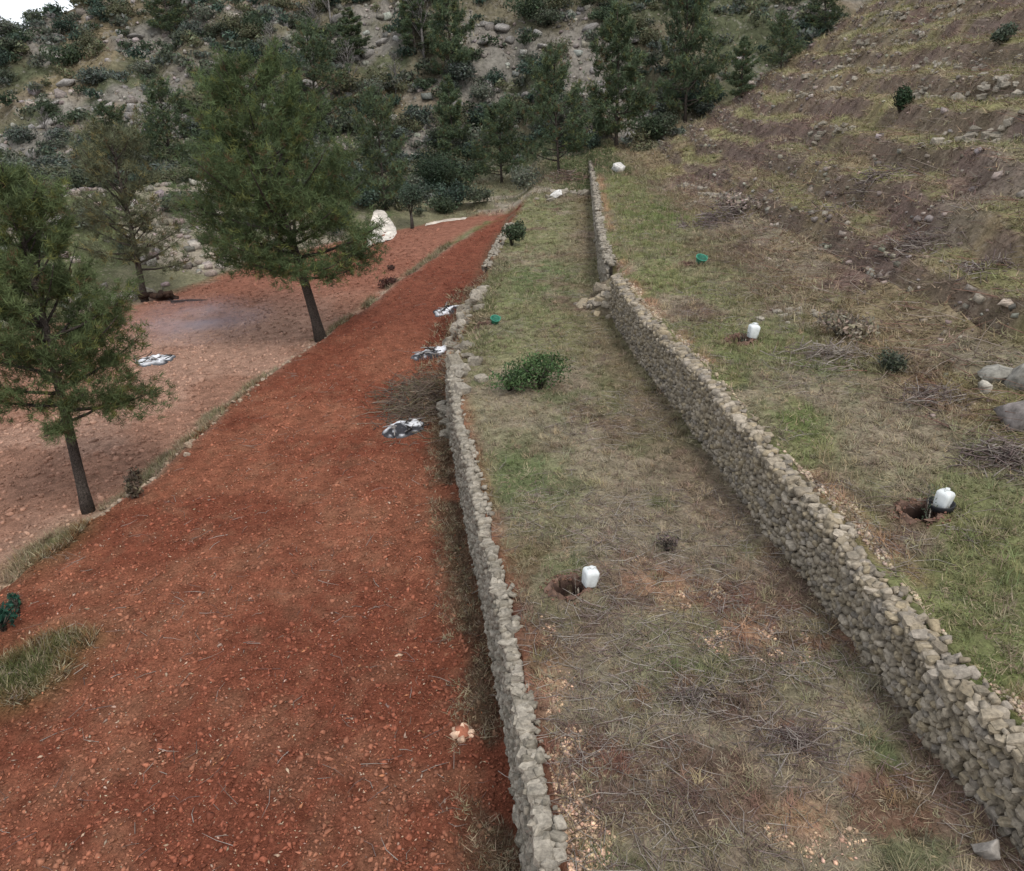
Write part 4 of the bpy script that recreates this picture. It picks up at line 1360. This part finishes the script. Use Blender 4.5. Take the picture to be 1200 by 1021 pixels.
stone_row('stone_row', 'scattered pale stones at the head of the middle terrace', [(640, 236), (665, 226), (690, 228)], 20, .1, .35, M_WALLPALE, 1623, .5, None, 'stones')

# ------------------------------------------------------------------ brush clumps on the hillside
def brush_pile(label, px, py, wpx, hpx, seed, n=90, col=((.16, .125, .11), (.11, .08, .075), (.24, .205, .18)), name='brush_pile', rad=.012):
    P = hit(px, py); d = depth_of(P); R = wpx * d / F / 2; h = hpx * d / F
    r = np.random.default_rng(seed)
    root = thing(name, label, 'brushwood', tuple(P))
    ac = Acc()
    for i in range(n):
        a = r.uniform(0, 6.28); q = R * r.random() * 1.1
        c = np.array([q * math.cos(a), q * math.sin(a) * .8, h * .6 * r.random() ** 2 * (1 - (q / R) ** 2) + .02])
        dd = np.array([r.normal(0, 1), r.normal(0, .7), r.normal(0, .25)]); dd /= np.linalg.norm(dd)
        L = min(R, .9 + 20 * rad) * r.uniform(.2, .8)
        c[2] += float(zf(P[0] + c[0], P[1] + c[1])) - P[2]
        m = c + r.normal(0, .10 * L, 3)
        tube(ac, [c - dd * L * .5, m, c + dd * L * .5 + r.normal(0, .05, 3)], [rad, rad * .8, rad * .3], 3, np.array(col[r.integers(len(col))]) * r.uniform(.8, 1.2))
    ac.build('branches', M_TWIG, root)
    return root
brush_pile('dark brush pile below the purplish boulder at the hillside foot', 1178, 540, 120, 40, 1701, 260)
brush_pile('brown brush pile around the pale stone under the leaning boulders', 1090, 470, 90, 26, 1702, 160)
brush_pile('pale dead brush beside the grey shrub at the hillside foot', 965, 420, 110, 24, 1703, 170, ((.22, .185, .16), (.15, .115, .10), (.30, .26, .22)))
brush_pile('purple-brown brush pile at the foot of the slope beyond the green tub', 838, 262, 90, 34, 1704, 200, ((.16, .125, .12), (.12, .09, .085), (.25, .21, .19)), rad=.02)
brush_pile('long pile of cut branches on the hillside under the flat slab', 1075, 290, 110, 22, 1705, 170, rad=.016)
brush_pile('small pile of cut brush above the flat grey boulder', 1150, 318, 80, 20, 1706, 120, rad=.015)
brush_pile('brown brush strewn on the hillside below the stone row', 1020, 215, 120, 16, 1707, 150, rad=.02)
brush_pile('grey dead brush on the middle terrace near the bottom of the tall wall', 930, 875, 120, 26, 1708, 170, rad=.006)
brush_pile('tangle of grey branches on the middle terrace among brown earth', 810, 820, 90, 26, 1709, 120, rad=.006)
brush_pile('dead bracken and cut branches at the far end of the middle terrace', 665, 212, 70, 22, 1710, 160, ((.17, .11, .085), (.12, .085, .07), (.22, .18, .15)), 'brush_pile', .03)

# ------------------------------------------------------------------ burnt heaps
def ash_heap(label, px, py, wpx, hpx, seed, z=None, rot=0.):
    P = hit(px, py) if z is None else at(px, py, z)
    P[2] = zf(P[0], P[1])
    d = depth_of(P); R = wpx * d / F / 2
    r = np.random.default_rng(seed)
    root = thing('ash_heap', label, 'ash heap', tuple(P), rot)
    n, m = 36, 14
    V, c = [], []
    for i in range(m + 1):
        for j in range(n):
            a = 2 * math.pi * j / n; q = i / m
            wob = 1 + .45 * (vnoise(np.array(2.2 * math.cos(a) + 9), np.array(2.2 * math.sin(a) + seed), 3) - .5)
            x, y = R * q * wob * math.cos(a), R * .75 * q * wob * math.sin(a)
            gz = float(zf(P[0] + x * math.cos(rot) - y * math.sin(rot), P[1] + x * math.sin(rot) + y * math.cos(rot))) - P[2]
            nz = float(fbm(np.array(x * 5 + seed), np.array(y * 5), 5, 4))
            V.append((x, y, gz + .02 + .22 * R * (1 - q ** 2) * (.4 + 1.2 * nz) - .05 * (q > .98)))
            w_ = float(smooth(.37, .48, fbm(np.array(x * 2.6 / R + seed * 3), np.array(y * 2.0 / R), 8, 3)) * (1 - smooth(.75, .98, q)))
            c.append(np.array([.035, .034, .038]) * (1 - w_) + np.array([.62, .62, .64]) * w_)
    Fc = []
    for i in range(m):
        for j in range(n):
            a0, a1 = i * n + j, i * n + (j + 1) % n
            Fc.append((a0, a1, a1 + n, a0 + n))
    mk('ash', np.array(V), Fc, M_ASH, root, np.array(c), True)
    for i in range(26):
        a = r.uniform(0, 6.28); q = R * r.random() * .9
        cc = np.array([q * math.cos(a), q * .75 * math.sin(a), .10 + .15 * R * r.random()])
        dd = np.array([r.normal(0, 1), r.normal(0, 1), r.normal(0, .15)]); dd /= np.linalg.norm(dd); L = R * r.uniform(.3, .8)
        ac = Acc(); tube(ac, [cc - dd * L * .5, cc + r.normal(0, .02, 3), cc + dd * L * .5], [.02, .018, .008], 5, (.025, .023, .022) if r.random() < .6 else (.24, .22, .21))
        ac.build('charred_branch', M_ASH, root)
    return root
ash_heap('white ash and black char beside the spread brush heap at the wall gap', 474, 504, 56, 20, 3, None, .4)
ash_heap('larger white ash heap with black char against the tumbled wall stones', 508, 416, 52, 24, 7, None, .2)
ash_heap('small ash heap with char at the foot of the low wall remnant', 524, 366, 38, 18, 11, None, .6)
ash_heap('smoking ash heap on the lower field near the thin olive-brown pine', 181, 424, 46, 20, 15, None, .2)

# thin smoke drifting from the ash heap on the lower field
def smoke():
    P = hit(232, 398)
    V, Fc = ICO3
    r = np.random.default_rng(5)
    o = mk('smoke', V, Fc, bpy.data.materials.new('smoke'), None, None, True, tuple(P + np.array([0, .3, .75])))
    o.scale = (3.6, 3.0, .95); o.rotation_euler = (0, 0, .2)
    m = o.data.materials[0]; m.use_nodes = True
    n, l = m.node_tree.nodes, m.node_tree.links
    n.clear()
    out = n.new('ShaderNodeOutputMaterial'); pv = n.new('ShaderNodeVolumePrincipled')
    pv.inputs['Color'].default_value = (.80, .80, .95, 1)
    t = n.new('ShaderNodeTexCoord')
    ln = n.new('ShaderNodeVectorMath'); ln.operation = 'LENGTH'; l.new(t.outputs['Object'], ln.inputs[0])
    f = maprange(n, l, ln.outputs['Value'], .25, 1.0, 1, 0)
    no = noise_node(n, l, 2.2, 3, .55, t.outputs['Object'])
    g = maprange(n, l, no.outputs['Fac'], .38, .66, 0, .22)
    mu = n.new('ShaderNodeMath'); mu.operation = 'MULTIPLY'; l.new(f, mu.inputs[0]); l.new(g, mu.inputs[1])
    l.new(mu.outputs[0], pv.inputs['Density']); l.new(pv.outputs[0], out.inputs['Volume'])
    stuff(o, 'thin bluish smoke drifting low over the lower field', 'smoke')
smoke()

# ------------------------------------------------------------------ stump heap, dark mounds, broken pale rock
def stump_heap():
    P = hit(186, 353); d = depth_of(P)
    root = thing('stump_heap', 'dark heap of stumps and logs at the foot of the thin olive-brown pine', 'logs', tuple(P))
    r = np.random.default_rng(31)
    for i in range(9):
        ac = Acc(); c = np.array([r.uniform(-.6, .7), r.uniform(-.3, .3), r.uniform(.08, .45)]); a = r.normal(0, .7)
        dd = np.array([math.cos(a), math.sin(a), r.normal(0, .2)]); L = r.uniform(.4, .9); q = r.uniform(.08, .17)
        tube(ac, [c - dd * L * .5, c + r.normal(0, .04, 3), c + dd * L * .5], [q, q * 1.1, q * .85], 8, np.array([.07, .042, .03]) * r.uniform(.6, 1.5))
        ac.build('log', M_BARK, root)
stump_heap()
def log_fallen():
    P = hit(222, 354)
    ac = Acc(); tube(ac, [(-.9, 0, .06), (0, .06, .08), (.9, -.02, .05)], [.06, .05, .03], 7, (.075, .05, .04))
    o = ac.build('fallen_log', M_BARK, None, True, tuple(P)); tag(o, 'thin fallen log lying on red soil beyond the stump heap', 'log')
log_fallen()
bush('dry_shrub', 'dark red-brown dry clump on the strip between the far red fields', 'shrub', 456, 337, 28, 12, (.075, .035, .028), 1030, 420, .07, 7)
bush('dry_shrub', 'tiny dark clump on the far red field near the pale track', 'shrub', 459, 317, 11, 7, (.06, .035, .028), 1031, 160, .06, 4)

def broken_rock():
    P = at(543, 860, 0); P[2] = zf(P[0], P[1])
    root = thing('broken_rock', 'broken pale rock caked with red soil beside the field wall', 'rock', tuple(P))
    r = np.random.default_rng(41)
    for i, (x, y, s_) in enumerate([(-.10, .02, .09), (.10, -.04, .085), (.02, .10, .10), (.13, .08, .06), (-.02, -.09, .08), (-.14, .10, .05), (.0, .01, .11)]):
        V = STONES[i] * np.array([s_, s_ * .8, s_ * .62]) @ rotm(r.normal(0, .5), r.normal(0, .5), r.uniform(0, 6)).T + np.array([x, y, s_ * .45])
        cc = np.array([.55, .38, .27]) if i < 6 else np.array([.26, .10, .06])
        mk('fragment', V, STF, M_ROCK, root, np.ones((len(V), 3)) * cc * r.uniform(.8, 1.15))
broken_rock()

# ------------------------------------------------------------------ planting spots: white canisters, saplings, tubs
def canister(label, P, sc=1.0, rot=0.):
    P = P.copy(); P[2] = zf(P[0], P[1])
    root = thing('water_canister', label, 'canister', tuple(P), rot, 'white water canisters at planting holes')
    root.rotation_euler = (rot * .2, .16, rot)
    prof = [(.001, -.01), (.082, -.01), (.092, .01), (.100, .12), (.106, .22), (.104, .255), (.085, .285), (.045, .30), (.03, .303)]
    V, Fc = lathe([(a * sc * 1.08, b * sc) for a, b in prof], 28, .8)
    mk('body', V, Fc, M_WHITE, root, None, True)
    V, Fc = lathe([(.034 * sc, .30 * sc), (.036 * sc, .303 * sc), (.036 * sc, .332 * sc), (.030 * sc, .338 * sc), (.001, .338 * sc)], 18)
    c = mk('cap', V, Fc, M_WHITE, root, None, True)
    ac = Acc(); tube(ac, [(.075 * sc, 0, .283 * sc), (.062 * sc, 0, .325 * sc), (-.0 * sc, .0, .352 * sc), (-.062 * sc, 0, .325 * sc), (-.075 * sc, 0, .283 * sc)], .009 * sc, 7)
    ac.build('handle', M_WHITE, root, True)
    return root
canister('white plastic canister beside a planting hole on the middle terrace', JUGP[0], .95, .3)
canister('white plastic canister standing in a black tray on the upper terrace', JUGP[1], .92, .6)
canister('white plastic canister by the reddish earth below the straw clump on the upper terrace', JUGP[2], 1.05, .1)

def tray():
    P = JUGP[1].copy(); P[2] = zf(P[0], P[1])
    V, Fc = lathe([(.001, .012), (.16, .012), (.175, .075), (.19, .08), (.195, .07), (.175, -.02), (.001, -.02)], 24)
    o = mk('black_tray', V, Fc, M_BLACK, None, None, True, tuple(P)); tag(o, 'round black plastic tray under the white canister on the upper terrace', 'tray')
tray()

def sapling(label, hole, h, seed, leafy=True):
    x, y, hr, hd = hole
    P = np.array([x + .10, y, float(zf(x + .10, y))])
    root = thing('sapling', label, 'sapling', tuple(P), 0, 'saplings set in planting holes')
    r = np.random.default_rng(seed)
    ac = Acc(); tube(ac, [(0, 0, -.05), (.01, .0, h * .5), (.0, .03, h)], [.011, .009, .004], 6, (.20, .17, .14)); ac.build('stem', M_BARK, root)
    ac = Acc(); tube(ac, [(.04, -.02, -.1), (.045, -.02, h * .72)], [.013, .012], 6, (.42, .36, .29)); ac.build('stake', M_BARK, root)
    if leafy:
        n = 70
        C = np.column_stack([r.normal(0, .06, n), r.normal(0, .06, n), r.uniform(h * .45, h * 1.05, n)])
        A = r.normal(0, 1, (n, 3)); A /= np.linalg.norm(A, axis=1)[:, None]; B = np.cross(A, r.normal(0, 1, (n, 3))); B /= np.linalg.norm(B, axis=1)[:, None]
        V = np.stack([C - A * .03, C + B * .008, C + A * .03, C - B * .008], 1).reshape(-1, 3)
        mk('leaves', V, np.arange(4 * n).reshape(-1, 4), M_LEAF, root, np.repeat(jcol((.075, .095, .06), n, r, .3), 4, 0))
    return root
sapling('staked sapling in the planting hole beside the canister on the middle terrace', HOLES[0], .75, 51, False)
sapling('leafy staked sapling in the hole beside the canister in the black tray', HOLES[1], .95, 52)
sapling('staked sapling in the hole beside the canister near the reddish earth', HOLES[2], .8, 53)

def tub(label, P, sc, tilt):
    P = P.copy(); P[2] = zf(P[0], P[1]) + .02
    root = thing('green_tub', label, 'tub', tuple(P), .4, 'green plastic tubs on the terraces')
    V, Fc = lathe([(.001, .0), (.16, .0), (.175, .02), (.215, .26), (.225, .27), (.215, .275), (.205, .262), (.165, .03), (.001, .03)], 26)
    R_ = rotm(tilt, 0, 0)
    mk('body', (V * sc) @ R_.T + np.array([0, 0, .04]), Fc, M_GREEN, root, None, True)
    V, Fc = lathe([(.218, .25), (.238, .252), (.240, .272), (.218, .274), (.218, .25)], 26)
    mk('rim', (V * sc) @ R_.T + np.array([0, 0, .04]), Fc, M_GREEN, root, None, True)
    for s_ in (-1, 1):
        ac = Acc(); tube(ac, (np.array([(s_ * .22, -.07, .26), (s_ * .26, -.05, .29), (s_ * .26, .05, .29), (s_ * .22, .07, .26)]) * sc) @ R_.T + np.array([0, 0, .04]), .012 * sc, 6)
        ac.build('handle', M_GREEN, root, True)
tub('green plastic tub on the upper terrace near the purple-brown brush pile', TUBP[0], .85, .5)
tub('green plastic tub on the middle terrace near the tumbled wall stones', TUBP[1], .7, .5)

# ------------------------------------------------------------------ pale track beyond the fields
def strip(name, label, Lp, Rp, lift=.05, col=(.55, .50, .44)):
    L = np.array([hit(*p) for p in Lp]); R_ = np.array([hit(*p) for p in Rp])
    n, m = 40, 14
    V = []
    t = np.linspace(0, 1, len(Lp))
    for i in range(n + 1):
        f = i / n
        a = np.array([np.interp(f, t, L[:, k]) for k in range(3)]); b = np.array([np.interp(f, t, R_[:, k]) for k in range(3)])
        for j in range(m + 1):
            q = j / m; w_ = .25 * (fbm(np.array(f * 9.), np.array(float(j > m / 2) * 5), 3, 3) - .5)
            p = a + (b - a) * q
            V.append((p[0], p[1], float(zf(p[0], p[1])) + lift * math.sin(math.pi * min(1, max(0, q))) ** .3 + .01))
    Fc = [(i * (m + 1) + j, i * (m + 1) + j + 1, (i + 1) * (m + 1) + j + 1, (i + 1) * (m + 1) + j) for i in range(n) for j in range(m)]
    V = np.array(V)
    return struct(mk(name, V, Fc, M_ROAD, None, np.ones((len(V), 3)) * np.array(col), True), label)
strip('track', 'pale limestone track climbing behind the far red field', [(430, 290), (430, 278), (433, 266), (436, 256), (438, 247)], [(460, 281), (465, 274), (464, 267), (458, 258), (448, 247)])
strip('track', 'pale strip of track beyond the small olive tree', [(498, 265), (512, 262), (530, 259), (546, 257)], [(500, 262), (514, 259), (532, 256), (548, 255)], .03, (.42, .36, .30))

# dry grass and small stones over the mountain
def on_mount(x, y): return (y > 80) & in_frame(x, y, 8.0, .06)
P = sample(9000, -100, 40, 80, 130, on_mount, .0, 14, 701)
loose('rubble', 'small limestone pieces covering the bare patches of the mountainside', P[fbm(P[:, 0] * .14, P[:, 1] * .2, 154, 5) > .44], .05, .35, (.23, .205, .175), 702, OCT, .7, .45)
grass('grass', 'dry grass tussocks on the mountainside', sample(11000, -100, 40, 80, 130, on_mount, .0, 14, 703), 5, .14, .26, .020, .25, .8, 704, 1.05)

# taller rooted tufts standing out of the short turf
grass('grass', 'taller rooted grass tufts dotted over the middle terrace', sample(1100, -3, 12, 4, 60, patchy(on_mid, 710, .7, .45), 1.2, 8, 711), 22, .10, .20, .010, .45, .85, 712, 1.15)
grass('grass', 'taller rooted grass tufts dotted over the upper terrace', sample(1100, 3.5, 16, 4, 60, patchy(on_up, 713, .6, .43), 1.2, 8, 714), 22, .12, .24, .011, .45, .85, 715, 1.15)

def on_valley(x, y): return (y > 54) & (y < 82) & (x < XH(y)) & in_frame(x, y, 2.0) & ((x > XL(y)) | (y > 57))
grass('grass', 'rough grass on the valley ground between fields and mountain', sample(6500, -60, 14, 54, 82, on_valley, .3, 20, 721), 6, .12, .24, .018, .3, .8, 722, 1.1)

# dug planting holes with their spoil
def dug_hole(label, hole, seed):
    x, y, hr, hd = hole
    R_ = hr * .92
    n = 30
    rows = [(.0, -.85), (.45, -.82), (.75, -.7), (.90, -.35), (1.0, -.02), (1.12, .16), (1.32, .10), (1.6, -.02)]
    r = np.random.default_rng(seed)
    g0 = float(macro(np.array(x), np.array(y)))
    V, c = [], []
    for i, (q, h_) in enumerate(rows):
        for j in range(n):
            a = 2 * math.pi * j / n
            w_ = 1 + .7 * (float(fbm(np.array(2.6 * math.cos(a) + seed), np.array(2.6 * math.sin(a)), 6, 3)) - .5)
            px_, py_ = R_ * q * w_ * math.cos(a), R_ * q * w_ * math.sin(a)
            gz = float(zf(x + px_, y + py_)) if q > 1.1 else g0
            zz = gz + (h_ * hd * .8 if q <= 1.05 else h_ * .22) + (r.normal(0, .022) if q > .9 else 0)
            V.append((px_, py_, zz - g0))
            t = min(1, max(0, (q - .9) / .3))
            c.append((1 - t) * np.array([.026, .015, .012]) + t * np.array([.125, .078, .058]) * r.uniform(.7, 1.3))  # inside: moist soil with shade painted in; rim: plain spoil brown
    Fc = [(i * n + j, i * n + (j + 1) % n, (i + 1) * n + (j + 1) % n, (i + 1) * n + j) for i in range(len(rows) - 1) for j in range(n)]
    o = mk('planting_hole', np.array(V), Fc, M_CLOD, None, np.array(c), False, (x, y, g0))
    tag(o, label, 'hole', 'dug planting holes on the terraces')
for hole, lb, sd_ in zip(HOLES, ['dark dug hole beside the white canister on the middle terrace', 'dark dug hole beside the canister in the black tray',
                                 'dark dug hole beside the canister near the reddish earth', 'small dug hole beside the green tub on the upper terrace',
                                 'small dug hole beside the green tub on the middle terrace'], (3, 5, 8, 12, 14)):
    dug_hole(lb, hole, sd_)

# spoil thrown out around the holes
for i, (hx, hy, hr, hd) in enumerate(HOLES[:3]):
    r = np.random.default_rng(760 + i)
    n = 170
    a = r.uniform(0, 6.28, n); q = hr * (1.05 + .9 * r.random(n) ** 1.6)
    X, Y = hx + q * np.cos(a), hy + q * np.sin(a) * .9
    P = np.column_stack([X, Y, zf(X, Y) + .015]); z_ = r.uniform(.008, .03, n)
    stuff(scatter_solid('soil_spoil', OCT, P, np.column_stack([z_, z_, z_ * .7]), M_CLOD, jcol((.14, .078, .055), n, r, .4), 770 + i, .4, .8),
          ['crumbs of dug soil around the hole on the middle terrace', 'crumbs of dug soil around the hole by the black tray', 'crumbs of dug soil around the hole near the reddish earth'][i], 'soil')
